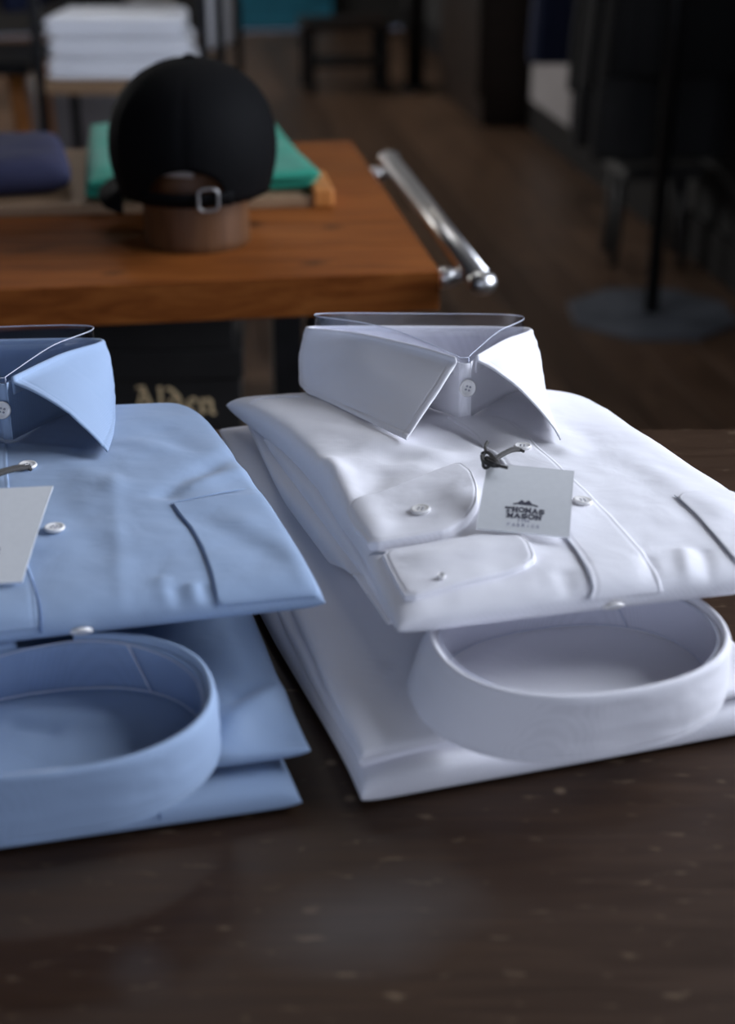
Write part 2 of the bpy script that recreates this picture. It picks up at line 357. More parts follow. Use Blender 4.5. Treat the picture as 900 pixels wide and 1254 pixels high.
def strip(name, sl, left, right, thick, mat, parent, n=90):
    a = catmull(np.array([pick(sl, *q) for q in left]), n); b = catmull(np.array([pick(sl, *q) for q in right]), n)
    fs = [0, .002, .02, .05, .07, .09] + [.15+.1*k for k in range(8)] + [.91, .93, .95, .98, .998, 1.0]
    hs = [None, .7, 1, 1, .8, 1] + [1]*8 + [1, .8, 1, 1, .7, None]
    V = []
    for f, h in zip(fs, hs):
        q = a*(1-f)+b*f; V.append(ev(sl, q[:, 0], q[:, 1], -.0006 if h is None else thick*h)[0])
    V = np.stack(V, 0); return link(name, V.reshape(-1, 3), gridf(len(fs), n), mat, parent)
def seam(name, sl, px, r, mat, parent, off=.0003, n=60, st=None):
    C = np.array(st) if st is not None else np.array([pick(sl, x, y) for x, y in px])
    q = catmull(C, n); P = ev(sl, q[:, 0], q[:, 1], off)[0]
    rr = r*np.minimum(1, np.minimum(np.linspace(0, 8, n), np.linspace(8, 0, n))+.15)
    return tube(name, P, rr, mat, parent, 6)
def button(parent, pos, nrm, R=.0056, mat='shell_button', spin=.4):
    n = Vector(nrm).normalized(); M = n.to_track_quat('Z', 'Y').to_matrix()
    prof = [(0, .0017), (R*.55, .0017), (R*.68, .0019), (R*.8, .0023), (R*.93, .0021), (R, .0013), (R*.9, .0002), (0, 0)]
    V, F = lathe_vf(prof, 28)
    b = link('button', [M@Vector(v) + Vector(pos) for v in V], F, mat, parent)
    parts = []
    for k in range(4):
        a = spin + k*math.pi/2; c = (R*.27*math.cos(a), R*.27*math.sin(a), .0015)
        parts.append(lathe_vf([(0, .0004), (R*.13, .0004), (R*.14, 0)], 8, c))
    V, F = join(parts); V = [M@Vector(v) + Vector(pos) for v in V]
    h = link('button_hole', np.array(V), F, 'thread', parent)
    h.parent = b
    return b

# ------------------------------------------------------------------ shirt collars
def collar(parent, mat, Fp, Ep, gap, stand_z, plastic=None, hump=.010, roll=0.0):
    """Fp: fold line points from one front end round the neck to the other; Ep: matching lower edge of the turned-down leaf; gap: points closing the front of the stand"""
    N = 150
    u = np.linspace(0, 1, N); u = np.unique(np.concatenate([u, [.006, .010, .014, .018, .982, .986, .990, .994]])); N = len(u)
    F = catmull(Fp, N, cum=u); E = catmull(Ep, N, cum=u)
    cen = F[:, :2].mean(0)
    o = F[:, :2]-cen; o /= np.linalg.norm(o, axis=1)[:, None]; o = np.c_[o, np.zeros(N)]
    z = np.array([0, 0, 1.0])
    rows = [F - o*.0018 - z*.012, F - o*.0017 - z*.004, F - o*.0013 - z*.0011, F - o*.0006 - z*.0002, F + o*.0002, F + o*.0009 - z*.0005, F + o*.0014 - z*.0016]
    P0 = F + o*.0017 - z*.003
    K = (P0+E)/2 + o*hump*.45 + z*.001 + (E-P0)*roll*(np.clip((u-.80)/.20, 0, 1)**2)[:, None]*np.array([.10, .10, 0]) + z*roll*.010*(np.clip((u-.80)/.20, 0, 1)**2)[:, None]
    vs = [0, .08, .16, .25, .35, .45, .55, .65, .75, .82, .88, .915, .93, .945, .97, .99, 1.0]
    dn = np.cross(np.gradient(F, axis=0), E-F); dn /= np.linalg.norm(dn, axis=1)[:, None]+1e-9
    sg = np.sign((dn*o).sum(1))[:, None]; dn = dn*np.where(sg == 0, 1, sg)
    for v in vs:
        q = P0*(1-v)**2 + 2*K*v*(1-v) + E*v**2
        dip = -.0005 if abs(v-.93) < .001 else (-.0003 if v in (.99, 1.0) else 0)
        q = q + dn*(dip + .0007*fbm(q[:, 0]*1.0+v, q[:, 1]+q[:, 2], 40, 3)[:, None])
        ii = (np.abs(u-.014) < 1e-6) | (np.abs(u-.986) < 1e-6)
        q[ii] -= dn[ii]*.0005
        rows.append(q)
    V = np.stack(rows, 1); nv = V.shape[1]
    leaf = link('collar_leaf', V.reshape(-1, 3), gridf(N, nv), mat, parent, solid=.0011, soff=0)
    # stand: closed ring inside the fold
    ring = np.vstack([Fp, gap]); R = catmull(ring, 180, closed=True)
    oc = R[:, :2]-cen; oc /= np.linalg.norm(oc, axis=1)[:, None]; oc = np.c_[oc, np.zeros(len(R))]
    zb = stand_z(R)
    rows = []
    for k, f in enumerate(np.linspace(0, 1, 9)):
        q = R - oc*(.0030 - .002*f); q[:, 2] = (R[:, 2]-.003)*(1-f) + zb*f
        rows.append(q)
    V = np.stack(rows, 1)
    link('collar_stand', V.reshape(-1, 3), gridf(len(R), 9, True), mat, parent, solid=.0008, soff=0)
    return leaf, R, oc
def support(label, loc, R, oc, inset, z0, z1, group=None, name='collar_support'):
    t = thing(name, label, 'collar support', loc)
    rows = [R - oc*inset for _ in range(4)]
    for k, q in enumerate(rows): q[:, 2] = z0(R)*(1-k/3) + z1(R)*(k/3)
    V = np.stack(rows, 1)
    link('plastic_band', V.reshape(-1, 3), gridf(len(R), 4, True), 'clear_plastic', t)
    top = R - oc*inset; top[:, 2] = z1(R)
    tube('band_rim', top, .00035, 'clear_rim', t, 5, True)
    low = R - oc*inset; low[:, 2] = z0(R); tube('band_rim', low, .0004, 'clear_rim', t, 5, True)
    k = int(len(R)*.80); ed = [np.array([R[k+j][0]-oc[k+j][0]*(inset+.0004), R[k+j][1]-oc[k+j][1]*(inset+.0004), z0(R)[k+j]*(1-j/5)+z1(R)[k+j]*(j/5)]) for j in range(6)]
    tube('band_end', ed, .0005, 'clear_rim', t, 5)
    return t
pmat('clear_rim', (.62, .65, .76), .2, 0, .8)

# ================================================================== THE ROOM
ZF = -TZ
XL, XR, YN, YB, ZC = -2.9, WIN['x'], NWIN['y'], 10.35, 2.1
fl = struct(box('floor', rm((XL+XR)/2, (YN+YB)/2, ZF-.03), (XR-XL, YB-YN, .04), 'dark_wood', None, RY, 0))
bd = None; bw = .145
for i in range(int((XR-XL)/bw)):
    y = 1.6 + random.random()*-1.2
    while y < YB-.05:
        ln = min(2.1, YB-.02-y)
        if ln < .3: break
        xr = XL + bw*(i+.5)
        if bd is None or abs(ln-2.1) > 1e-6:
            V, F = box_vf((0, 0, 0), (bw-.003, ln-.003, .012), 0, .0015, 1)
            b_ = link('floor_board', V, F, 'floor_wood', None, smooth=False, local=True)
            if abs(ln-2.1) < 1e-6: bd = b_
        else:
            b_ = bd.copy(); col.objects.link(b_)
        p_ = rm(xr, y+ln/2, 0); b_.location = (p_[0], p_[1], TZ+ZF-.006); b_.rotation_euler = (0, 0, RY); b_.parent = fl
        y += ln
def wall_quad(parts, axis, c, a0, a1, z0, z1, th=.12):
    if a1-a0 < 1e-4 or z1-z0 < 1e-4: return
    if axis == 'x': parts.append(box_vf(rm(c, (a0+a1)/2, (z0+z1)/2), (th, a1-a0, z1-z0), RY))
    else: parts.append(box_vf(rm((a0+a1)/2, c, (z0+z1)/2), (a1-a0, th, z1-z0), RY))
parts = []; W = WIN
wall_quad(parts, 'x', XR+.06, YN, W['y0'], ZF, ZC); wall_quad(parts, 'x', XR+.06, W['y1'], YB, ZF, ZC)
wall_quad(parts, 'x', XR+.06, W['y0'], W['y1'], ZF, W['z0']); wall_quad(parts, 'x', XR+.06, W['y0'], W['y1'], W['z1'], ZC)
struct(link('wall_right', *join(parts), 'dark_plaster', smooth=False))  # unlit look of a whitish wall put into this dark colour
parts = []; W = NWIN
wall_quad(parts, 'y', YN-.06, XL, W['x0'], ZF, ZC); wall_quad(parts, 'y', YN-.06, W['x1'], XR, ZF, ZC)
wall_quad(parts, 'y', YN-.06, W['x0'], W['x1'], ZF, W['z0']); wall_quad(parts, 'y', YN-.06, W['x0'], W['x1'], W['z1'], ZC)
struct(link('wall_near', *join(parts), 'plaster', smooth=False))
parts = []; W = FILL_WIN
wall_quad(parts, 'x', XL-.06, YN, W['y0'], ZF, ZC); wall_quad(parts, 'x', XL-.06, W['y1'], YB, ZF, ZC)
wall_quad(parts, 'x', XL-.06, W['y0'], W['y1'], ZF, W['z0']); wall_quad(parts, 'x', XL-.06, W['y0'], W['y1'], W['z1'], ZC)
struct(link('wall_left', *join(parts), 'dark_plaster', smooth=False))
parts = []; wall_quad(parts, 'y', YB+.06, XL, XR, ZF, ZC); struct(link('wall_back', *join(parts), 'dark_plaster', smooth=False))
struct(box('ceiling', rm((XL+XR)/2, (YN+YB)/2, ZC+.05), (XR-XL+.3, YB-YN+.3, .1), 'plaster', None, RY, 0))
struct(rbox('baseboard_right', XR-.009, (2.0+YB)/2, ZF+.07, (.018, YB-2.0, .14), 'baseboard_paint'))
def window(name, axis, c, a0, a1, z0, z1, nb):
    p = rm(c, a0, 0) if axis == 'x' else rm(a0, c, 0)
    e = struct(bpy.data.objects.new(name, None)); col.objects.link(e); e.location = (p[0], p[1], TZ+z0)
    def bar(nm, a, b, za, zb_, th=.06):
        if axis == 'x': box(nm, rm(c+.06, (a+b)/2, (za+zb_)/2), (th, b-a, zb_-za), 'white_frame', e, RY, .004)
        else: box(nm, rm((a+b)/2, c-.06, (za+zb_)/2), (b-a, th, zb_-za), 'white_frame', e, RY, .004)
    t = .05
    bar('window_frame', a0, a0+t, z0, z1); bar('window_frame', a1-t, a1, z0, z1); bar('window_frame', a0+t, a1-t, z0, z0+t); bar('window_frame', a0+t, a1-t, z1-t, z1)
    for k in range(1, nb): q = a0+(a1-a0)*k/nb; bar('mullion', q-.02, q+.02, z0+t, z1-t, .04)
    for k in range(nb):
        q0 = a0+(a1-a0)*k/nb; q1 = a0+(a1-a0)*(k+1)/nb
        if axis == 'x': box('pane', rm(c+.06, (q0+q1)/2, (z0+z1)/2), (.005, q1-q0-.02, z1-z0-2*t), 'window_glass', e, RY, 0)
        else: box('pane', rm((q0+q1)/2, c-.06, (z0+z1)/2), (q1-q0-.02, .005, z1-z0-2*t), 'window_glass', e, RY, 0)
window('window_1', 'x', XR, WIN['y0'], WIN['y1'], WIN['z0'], WIN['z1'], 3)
window('fill_window_3', 'x', XL-.12, FILL_WIN['y0'], FILL_WIN['y1'], FILL_WIN['z0'], FILL_WIN['z1'], 4)  # added window around the far fill light
window('window_2', 'y', YN, NWIN['x0'], NWIN['x1'], NWIN['z0'], NWIN['z1'], 3)
# teal door in the far wall
dL, dR = at(262, 42, ZF), at(412, 42, ZF)
dxr = [(p[0]*CR+p[1]*SR) for p in (dL, dR)]
door = struct(bpy.data.objects.new('door_1', None)); col.objects.link(door); p = rm((dxr[0]+dxr[1])/2, YB-.03, 0); door.location = (p[0], p[1], 0)
dw = dxr[1]-dxr[0]; dc = (dxr[0]+dxr[1])/2
rbox('door_leaf', dc, YB-.03, ZF+1.02, (dw, .04, 2.0), 'teal_paint', door)
for z0, z1 in ((.16, .30), (.36, .95), (1.05, 1.9)): rbox('door_panel', dc, YB-.055, ZF+(z0+z1)/2, (dw-.14, .016, z1-z0), 'teal_paint', door, .006)
tube('door_handle', [rm(dxr[1]-.08, YB-.05, ZF+1.0), rm(dxr[1]-.08, YB-.11, ZF+1.0), rm(dxr[1]-.2, YB-.11, ZF+1.0)], .009, 'chrome', door)
# unseen ceiling panels added as fill light for the background
for k, (x, y) in enumerate(((.05, 3.05), (-.62, 3.1), (.1, 6.4), (-1.2, 6.6))):
    t = thing('fill_lamp', ['unseen square fill lamp added over the plank workbench', 'unseen square fill lamp added over the metal shelf unit', 'unseen square fill lamp added over the empty floor', 'unseen square fill lamp added over the far left wall'][k], 'lamp', (x, y, 1.98), 'added fill lamps')
    box('fill_housing', (x, y, 2.05), (.50, .50, .1), 'black_metal', t, RY, .004)
    box('diffuser', (x, y, 1.995), (.44, .44, .012), ('fill_diffuser', 'shelf_fill_diffuser', 'far_fill_diffuser', 'far_fill_diffuser')[k], t, RY, .002)

# ================================================================== COUNTER (foreground)
ct = thing('counter_table', 'dark brown varnished wooden counter under the two stacks of shirts', 'table', (0, .55, ZF))
c_y0, c_y1, c_x0, c_x1 = -.02+.12, 1.075, -1.2, 1.05
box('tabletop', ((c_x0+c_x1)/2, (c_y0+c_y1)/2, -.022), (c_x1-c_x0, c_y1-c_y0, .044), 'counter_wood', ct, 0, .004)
box('apron', ((c_x0+c_x1)/2, c_y1-.06, -.10), (c_x1-c_x0-.1, .024, .11), 'dark_wood', ct, 0, .002)
box('apron', ((c_x0+c_x1)/2, c_y0+.06, -.10), (c_x1-c_x0-.1, .024, .11), 'dark_wood', ct, 0, .002)
for x in (c_x0+.08, c_x1-.08):
    for y in (c_y0+.07, c_y1-.07): box('leg', (x, y, (ZF-.044)/2), (.07, .07, TZ-.044), 'dark_wood', ct, 0, .003)

# ================================================================== SHIRTS
def shift(pts, d): return [(p[0]+d[0], p[1]+d[1]) for p in pts]
def PX(lst): return [tuple(at(x, y, z)[:2]) for x, y, z in lst]
def ew(yaw): return np.array([math.cos(yaw), math.sin(yaw)])
def lerpf(ts, vs): return lambda S, T: np.interp(T, ts, vs)
GRP = 'folded shirts on the dark counter'

# ---- lower white shirt, collar towards the camera
yw = math.radians(17); e = ew(yw)
wb = thing('folded_shirt', 'white folded shirt lying under the tagged white shirt, its open collar ring showing', 'shirt', (.1, .75, 0), GRP)
L1 = PX([(443, 984, .003), (424, 938, .005), (398, 885, .008), (368, 835, .008), (330, 770, .008), (305, 715, .008), (275, 610, .008), (262, 540, .008)])
dsp = lambda X, Y: .0008*fbm(X, Y, 22, 5)
lo = slab('lower_fold', L1, shift([L1[0], L1[3], L1[-1]], .222*e), lambda S, T: .0155+.001*np.sin(9*S), lambda S, T: 0.0004, 'white_poplin', wb, p=(22, 22, 70, 16), disp=dsp, mid=.3)
L2 = PX([(443, 933, .0215), (430, 908, .0215), (413, 876, .0215), (392, 830, .0215), (371, 782, .0215), (353, 742, .0215), (325, 660, .0215), (296, 590, .0215), (268, 528, .0215)])
rg = ridges([(600, 800, 760, 770, .0012, .01), (560, 815, 620, 790, -.0012, .006), (450, 935, 640, 915, .0015, .006), (520, 905, 640, 926, -.002, .012)], .025)
up = slab('upper_fold', L2, shift([(L2[0][0]+.004, L2[0][1]+.002), L2[4], L2[-1]], .220*e), lambda S, T: .0285+.0015*np.sin(5*S+T*4), lambda S, T: .0180, 'white_poplin', wb, p=(24, 22, 40, 20),
          disp=lambda X, Y: rg(X, Y)+.001*fbm(X, Y, 18, 9), front=lambda S: .004*np.sin(S*7), mid=.45)
mid_l = PX([(440, 938, .015), (418, 900, .015), (392, 858, .015), (362, 800, .015), (335, 740, .015), (300, 640, .015)])
md = slab('middle_fold', mid_l, shift([mid_l[0], mid_l[3], mid_l[-1]], .10*e), lambda S, T: .0205, lambda S, T: .0105, 'white_poplin', wb, 60, 90, p=(26, 26, 30, 20), disp=lambda X, Y: .0012*fbm(X, Y, 40, 2))
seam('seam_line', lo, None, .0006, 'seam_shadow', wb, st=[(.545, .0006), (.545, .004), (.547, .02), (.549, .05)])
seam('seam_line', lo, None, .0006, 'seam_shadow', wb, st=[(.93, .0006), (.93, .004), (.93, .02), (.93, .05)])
# collar ring
def ring_pairs(c, a, b, yaw, zr, ze, flare, gap_deg=9, sq=2.25):
    Fp, Ep, G = [], [], []
    def pt(ph, A, B):
        x = A*math.copysign(abs(math.cos(ph))**(2/sq), math.cos(ph)); y = B*math.copysign(abs(math.sin(ph))**(2/sq), math.sin(ph))
        return np.array([c[0]+x*math.cos(yaw)-y*math.sin(yaw), c[1]+x*math.sin(yaw)+y*math.cos(yaw)])
    for k in range(25):
        ph = math.radians(90+gap_deg + (360-2*gap_deg)*k/24)
        Fp.append((*pt(ph, a, b), zr)); fa = flare*(1.0 if math.cos(ph) < 0 else .15)*abs(math.cos(ph))**1.2 + .0008; Ep.append((*pt(ph, a+fa, b+fa), ze(ph)))
    for d in (90-gap_deg/2, 90+gap_deg/2): G.append((*pt(math.radians(d), a, b), zr))
    return np.array(Fp), np.array(Ep), np.array(G)
Fp, Ep, G = ring_pairs((.105, .656), .0735, .0585, yw, .0592, lambda ph: .0285-.003*max(0, -math.sin(ph))**2, .0110)
_, R, oc = collar(wb, 'white_poplin', Fp, Ep, G, lambda R: 0*R[:, 0]+.0265, hump=.002)
support('clear plastic band lining the collar ring of the lower white shirt', (.105, .656, .03), R, oc, .0042, lambda R: .0305+0*R[:, 0], lambda R: .0545+.004*np.sin(R[:, 0]*40))

# ---- upper white shirt
wt = thing('folded_shirt', 'white folded shirt with square hang tag and folded cuffs, topmost of the white stack', 'shirt', (.09, .83, .03), GRP)
LW = PX([(487, 764, .071), (462, 714, .0705), (438, 664, .069), (412, 622, .067), (382, 577, .062), (338, 532, .055), (276, 486, .048)])
RW = PX([(1042, 704, .069), (900, 605, .067), (800, 535, .063), (738, 491, .056), (694, 476, .05)])
rgw = ridges([(543, 512, 604, 550, -.0034, .006), (560, 505, 630, 545, .0022, .006), (545, 575, 600, 560, -.002, .010), (455, 545, 520, 560, .0018, .010), (400, 570, 450, 660, .0045, .012), (330, 520, 400, 580, .003, .010), (400, 520, 540, 560, .0015, .010), (480, 560, 560, 545, -.002, .014), (470, 585, 420, 640, -.002, .010),
              (790, 700, 800, 730, -.0016, .004), (835, 690, 845, 728, .0014, .004), (860, 690, 872, 725, -.0014, .004), (690, 720, 700, 745, -.0014, .005), (760, 560, 880, 640, .0016, .012), (700, 520, 800, 600, -.0012, .012),
              (520, 700, 640, 690, .0012, .01), (600, 515, 690, 560, .002, .008), (540, 515, 600, 545, -.0016, .006)])
top = slab('front_panel', LW, RW, lambda S, T: np.interp(T, [0, .12, .35, .6, .8, 1], [.0795, .0795, .0780, .0735, .0665, .0560]) - .004*(2*S-1)**2,
           lambda S, T: np.interp(T, [0, .2, .45, .7, 1], [.0606, .0606, .0480, .0400, .0340]), 'white_poplin', wt, 150, 200, p=(24, 14, 24, 22),
           disp=lambda X, Y: rgw(X, Y)+.0022*fbm(X, Y, 14, 21)+.0006*fbm(X, Y, 45, 8), mid=.42)
def under(name, lst, width, z0, z1, par, mat, e, seed):
    Lq = PX(lst); Rq = shift([Lq[0], Lq[len(Lq)//2], Lq[-1]], width*e)
    n = len(z0); ts = np.linspace(0, 1, n)
    return slab(name, Lq, Rq, lambda S, T: np.interp(T, ts, z1), lambda S, T: np.interp(T, ts, z0), mat, par, 50, 90, p=(18, 18, 30, 18), disp=lambda X, Y: .0012*fbm(X, Y, 30, seed))
under('sleeve_fold', [(486, 772, .064), (455, 722, .061), (425, 676, .057), (392, 630, .053), (356, 580, .048), (322, 535, .042)], .12, [.0606, .056, .044, .038, .036, .035], [.068, .064, .060, .056, .050, .045], wt, 'white_poplin', e, 31)
under('back_fold', [(474, 768, .060), (438, 722, .055), (402, 676, .049), (366, 628, .045), (342, 598, .041), (316, 545, .037), (303, 520, .035)], .14, [.0604, .0604, .036, .0325, .0318, .0314, .031], [.063, .0585, .053, .048, .043, .039, .037], wt, 'white_poplin', e, 33)
fold2 = under('sleeve_fold', [(418, 650, .060), (396, 615, .057), (370, 575, .053)], .06, [.052, .047, .044], [.060, .056, .052], wt, 'white_poplin', e, 37)
# shoulder yoke seam, placket, pocket, cuffs
seam('yoke_seam', top, [(305, 494), (325, 488), (350, 486), (372, 486)], .0007, 'white_poplin', wt, .0004)
strip('placket', top, [(548, 512), (590, 545), (630, 588), (668, 630), (706, 678), (723, 710), (722, 742)], [(616, 512), (668, 556), (722, 606), (766, 652), (796, 690), (809, 715), (812, 731)], .0011, 'white_poplin', wt)
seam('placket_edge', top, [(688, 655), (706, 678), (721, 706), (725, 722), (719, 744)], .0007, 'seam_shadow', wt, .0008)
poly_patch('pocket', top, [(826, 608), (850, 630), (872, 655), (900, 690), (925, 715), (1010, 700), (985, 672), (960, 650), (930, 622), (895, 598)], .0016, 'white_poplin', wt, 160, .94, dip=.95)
seam('pocket_edge_shade', top, [(825, 607), (850, 629), (872, 654), (899, 689)], .0008, 'seam_shadow', wt, .0006)  # dark thread standing in for shade beside the pocket
poly_patch('cuff', top, [(467, 681), (520, 672), (580, 661), (630, 651), (648, 668), (657, 688), (640, 700), (570, 718), (498, 740), (484, 716)], .0030, 'white_poplin', wt, 200, .95, dip=.84, soft=1)
cuff = poly_patch('cuff', top, [(427, 630), (470, 610), (520, 590), (564, 574), (578, 585), (586, 604), (585, 626), (572, 645), (548, 659), (510, 667), (456, 678), (440, 655)], .0050, 'white_poplin', wt, 220, .95, dip=.90, soft=1)
seam('cuff_gap_shade', top, [(452, 681), (480, 677), (515, 671), (546, 664)], .0007, 'seam_shadow', wt, .0002)  # dark line for the shade in the gap below the cuff
def on(sl, x, y, off):
    p, n = ev(sl, *pick(sl, x, y), off); return p[0], n[0]
for x, y, off in ((516, 636, .0049), (713, 618, .0012), (640, 551, .0012)):
    p, n = on(top, x, y, off); button(wt, p, n)
p, n = on(top, 752, 744, .0012); button(wt, p - np.array([0, 0, .004]), (.12, -.55, -.72))
p, n = on(top, 541, 714, .0028); button(wt, p, n, .0020)
# collar
Fw = [(558, 438, .112), (502, 422, .1065), (436, 408, .101), (379, 402, .097), (398, 400, .0925), (510, 400, .090), (618, 401, .0925), (650, 404, .098), (620, 416, .105), (584, 436, .112)]
Ew = [(497, 538, .0785), (455, 518, .0715), (405, 494, .064), (372, 477, .0575), None, None, None, (661, 472, .062), (674, 506, .070), (687, 538, .0795)]
def expand(Fl, El, out=.012, zb=.052):
    Fp = [at(*q) for q in Fl]; c = np.mean(Fp, 0); E = []
    for f, q in zip(Fp, El):
        if q is None:
            d = (f-c)[:2]; d /= np.linalg.norm(d); E.append((f[0]+d[0]*out, f[1]+d[1]*out, zb))
        else: E.append(at(*q))
    return np.array(Fp), np.array(E)
Fp, Ep = expand(Fw, Ew)
G = np.array([at(577, 441, .112), at(565, 441, .112)])
def stz(R):
    y0, y1 = R[:, 1].min(), R[:, 1].max(); return np.interp(R[:, 1], [y0, y1], [.073, .052])
_, R, oc = collar(wt, 'white_poplin', Fp, Ep, G, stz, roll=1.0)
support('clear plastic band standing above the folded collar of the tagged white shirt', (.04, .97, .06), R, oc, .0055, lambda R: R[:, 2]-.030, lambda R: R[:, 2]+np.interp(R[:, 1], [R[:, 1].min(), R[:, 1].max()], [.000, .0115]))
fr = at(571, 474, .093); k = np.argmin(np.linalg.norm(R[:, :2]-at(571, 441, .112)[:2], axis=1))
pb = R[k] - oc[k]*-.0002; pb = np.array([pb[0], pb[1], at(571, 474, 0)[2]])
d = ray(572, 475); Yb = R[k][1]-.0012; pb = CC + Yb/d[1]*d
button(wt, pb, (oc[k][0], oc[k][1], .15), .0057)

# ---- lower blue shirt
yb = math.radians(13.5); eb = ew(yb)
bb = thing('folded_shirt', 'pale blue folded shirt lying under the other blue shirt, its open collar ring showing', 'shirt', (-.14, .72, 0), GRP)
R1 = PX([(370, 988, .003), (345, 930, .005), (322, 880, .008), (300, 820, .008), (280, 760, .008), (225, 620, .008), (190, 540, .008)])
lo = slab('lower_fold', shift([R1[0], R1[3], R1[-1]], -.222*eb), R1, lambda S, T: .0145, lambda S, T: .0004, 'blue_poplin', bb, p=(22, 22, 60, 16), disp=lambda X, Y: .001*fbm(X, Y, 22, 45), mid=.35)
R2 = PX([(381, 931, .017), (370, 900, .021), (357, 866, .023), (338, 825, .022), (312, 762, .021), (268, 660, .021), (225, 560, .021)])
rg2 = ridges([(0, 880, 120, 885, .0024, .006), (20, 895, 60, 900, -.002, .005), (290, 890, 345, 848, .003, .010), (300, 925, 380, 900, -.0022, .008), (285, 905, 350, 850, .003, .012), (320, 900, 375, 900, -.002, .010), (295, 860, 330, 850, -.002, .008)], .025)
up = slab('upper_fold', shift([R2[0], R2[3], R2[-1]], -.225*eb), R2, lambda S, T: .0280+.0*S, lambda S, T: .0168, 'blue_poplin', bb, p=(20, 26, 50, 18), disp=lambda X, Y: rg2(X, Y)+.0012*fbm(X, Y, 18, 49), mid=.5,
          front=lambda S: .0)
seam('seam_line', lo, None, .0006, 'seam_shadow_blue', bb, st=[(.70, .0006), (.70, .004), (.70, .02), (.70, .05)])
seam('seam_line', lo, None, .0006, 'seam_shadow_blue', bb, st=[(.22, .0006), (.22, .004), (.22, .02), (.22, .05)])
Fp, Ep, G = ring_pairs((-.1455, .592), .0735, .0590, yb, .0592, lambda ph: .0285-.003*max(0, -math.sin(ph))**2, .0110)
_, R, oc = collar(bb, 'blue_poplin', Fp, Ep, G, lambda R: 0*R[:, 0]+.0265, hump=.002)
support('clear plastic band lining the collar ring of the lower blue shirt', (-.1435, .592, .03), R, oc, .0042, lambda R: .0305+0*R[:, 0], lambda R: .0545+.003*np.sin(R[:, 0]*40+1))

# ---- upper blue shirt
bt = thing('folded_shirt', 'pale blue folded shirt with chest pocket, topmost of the blue stack', 'shirt', (-.16, .8, .03), GRP)
RB = PX([(399, 736, .068), (372, 686, .069), (338, 630, .067), (302, 578, .063), (266, 527, .057), (243, 505, .052), (218, 494, .047)])
LB = shift([RB[0], RB[2], RB[4], RB[-1]], -.245*eb)
rgb_ = ridges([(205, 612, 290, 545, -.0026, .008), (228, 600, 318, 566, .0022, .009), (215, 735, 222, 758, -.0016, .004), (238, 730, 246, 755, .0014, .004), (300, 650, 360, 690, .0012, .01), (60, 600, 120, 690, -.001, .012), (330, 600, 385, 720, .002, .010), (200, 520, 290, 600, -.0016, .012), (60, 560, 140, 600, .0012, .012), (140, 590, 150, 760, .0006, .005), (165, 540, 260, 560, .0014, .010), (250, 730, 262, 755, -.0012, .004), (200, 725, 215, 760, .0012, .005), (230, 640, 330, 690, -.001, .012), (20, 545, 90, 555, .0015, .007)])
top = slab('front_panel', LB, RB, lambda S, T: np.interp(T, [0, .12, .35, .6, .8, 1], [.0795, .0795, .0780, .0735, .0665, .0560]) - .004*(2*S-1)**2,
           lambda S, T: np.interp(T, [0, .2, .45, .7, 1], [.0606, .0606, .0480, .0400, .0340]), 'blue_poplin', bt, 150, 200, p=(14, 26, 24, 18),
           disp=lambda X, Y: rgb_(X, Y)+.0016*fbm(X, Y, 14, 61)+.0006*fbm(X, Y, 45, 68), mid=.42)
Rq = PX([(385, 740, .060), (350, 690, .056), (312, 630, .05), (275, 570, .044), (240, 520, .038)])
slab('back_fold', shift([Rq[0], Rq[2], Rq[-1]], -.2*eb), Rq, lambda S, T: np.interp(T, [0, .5, 1], [.064, .055, .040]), lambda S, T: np.interp(T, [0, .2, .32, 1], [.0604, .0604, .034, .0312]), 'blue_poplin', bt, 60, 90, p=(18, 18, 30, 18))
pl_ = [pick(top, *q) for q in [(211, 618), (232, 645), (248, 672), (260, 705), (266, 738)]]
poly_patch('pocket', top, None, .0014, 'blue_poplin', bt, 160, .95, dip=1, soft=0, st=pl_ + [(pl_[-1][0]+.004, .002), (.88, .002), (.985, .002), (.985, pl_[0][1]*.5), (.98, pl_[0][1]+.02)] + [pick(top, 255, 610)])
seam('pocket_edge_shade', top, [(209, 617), (231, 645), (247, 672), (259, 705), (266, 748)], .0006, 'seam_shadow_blue', bt, .0006)  # pocket side's deep shade laid on as a dark thread
seam('pocket_hem', top, [(211, 618), (255, 609), (302, 601)], .0005, 'blue_poplin', bt, .0013)
strip('placket', top, [(-60, 535), (-66, 600), (-62, 660), (-50, 720), (-44, 792)], [(8, 545), (12, 600), (24, 660), (42, 715), (50, 782)], .0011, 'blue_poplin', bt)
seam('placket_edge', top, [(30, 690), (40, 715), (48, 742), (50, 768), (49, 786)], .0007, 'seam_shadow_blue', bt, .0006)
p, n = on(top, 101, 781, .0012); button(bt, p - np.array([0, 0, .004]), (.12, -.55, -.72))
for x, y in ((67, 650), (34, 573)):
    p, n = on(top, x, y, .0006); button(bt, p, n, .0058)
Fb = [(-9, 462, .112), (-72, 447, .1065), (-130, 432, .101), (-168, 424, .097), (-145, 419, .0925), (-20, 417, .090), (95, 415, .0925), (125, 418, .098), (75, 434, .105), (15, 462, .112)]
Eb = [(-75, 556, .0785), (-125, 540, .0715), (-170, 515, .064), (-190, 498, .0575), None, None, None, (139, 498, .062), (139, 528, .069), (132, 553, .0785)]
Fp, Ep = expand(Fb, Eb); G = np.array([at(8, 466, .112), at(-2, 466, .112)])
_, R, oc = collar(bt, 'blue_poplin', Fp, Ep, G, stz, roll=1.0)
support('clear plastic band standing above the folded collar of the upper blue shirt', (-.2, .95, .06), R, oc, .0055, lambda R: R[:, 2]-.030, lambda R: R[:, 2]+np.interp(R[:, 1], [R[:, 1].min(), R[:, 1].max()], [.000, .0115]))
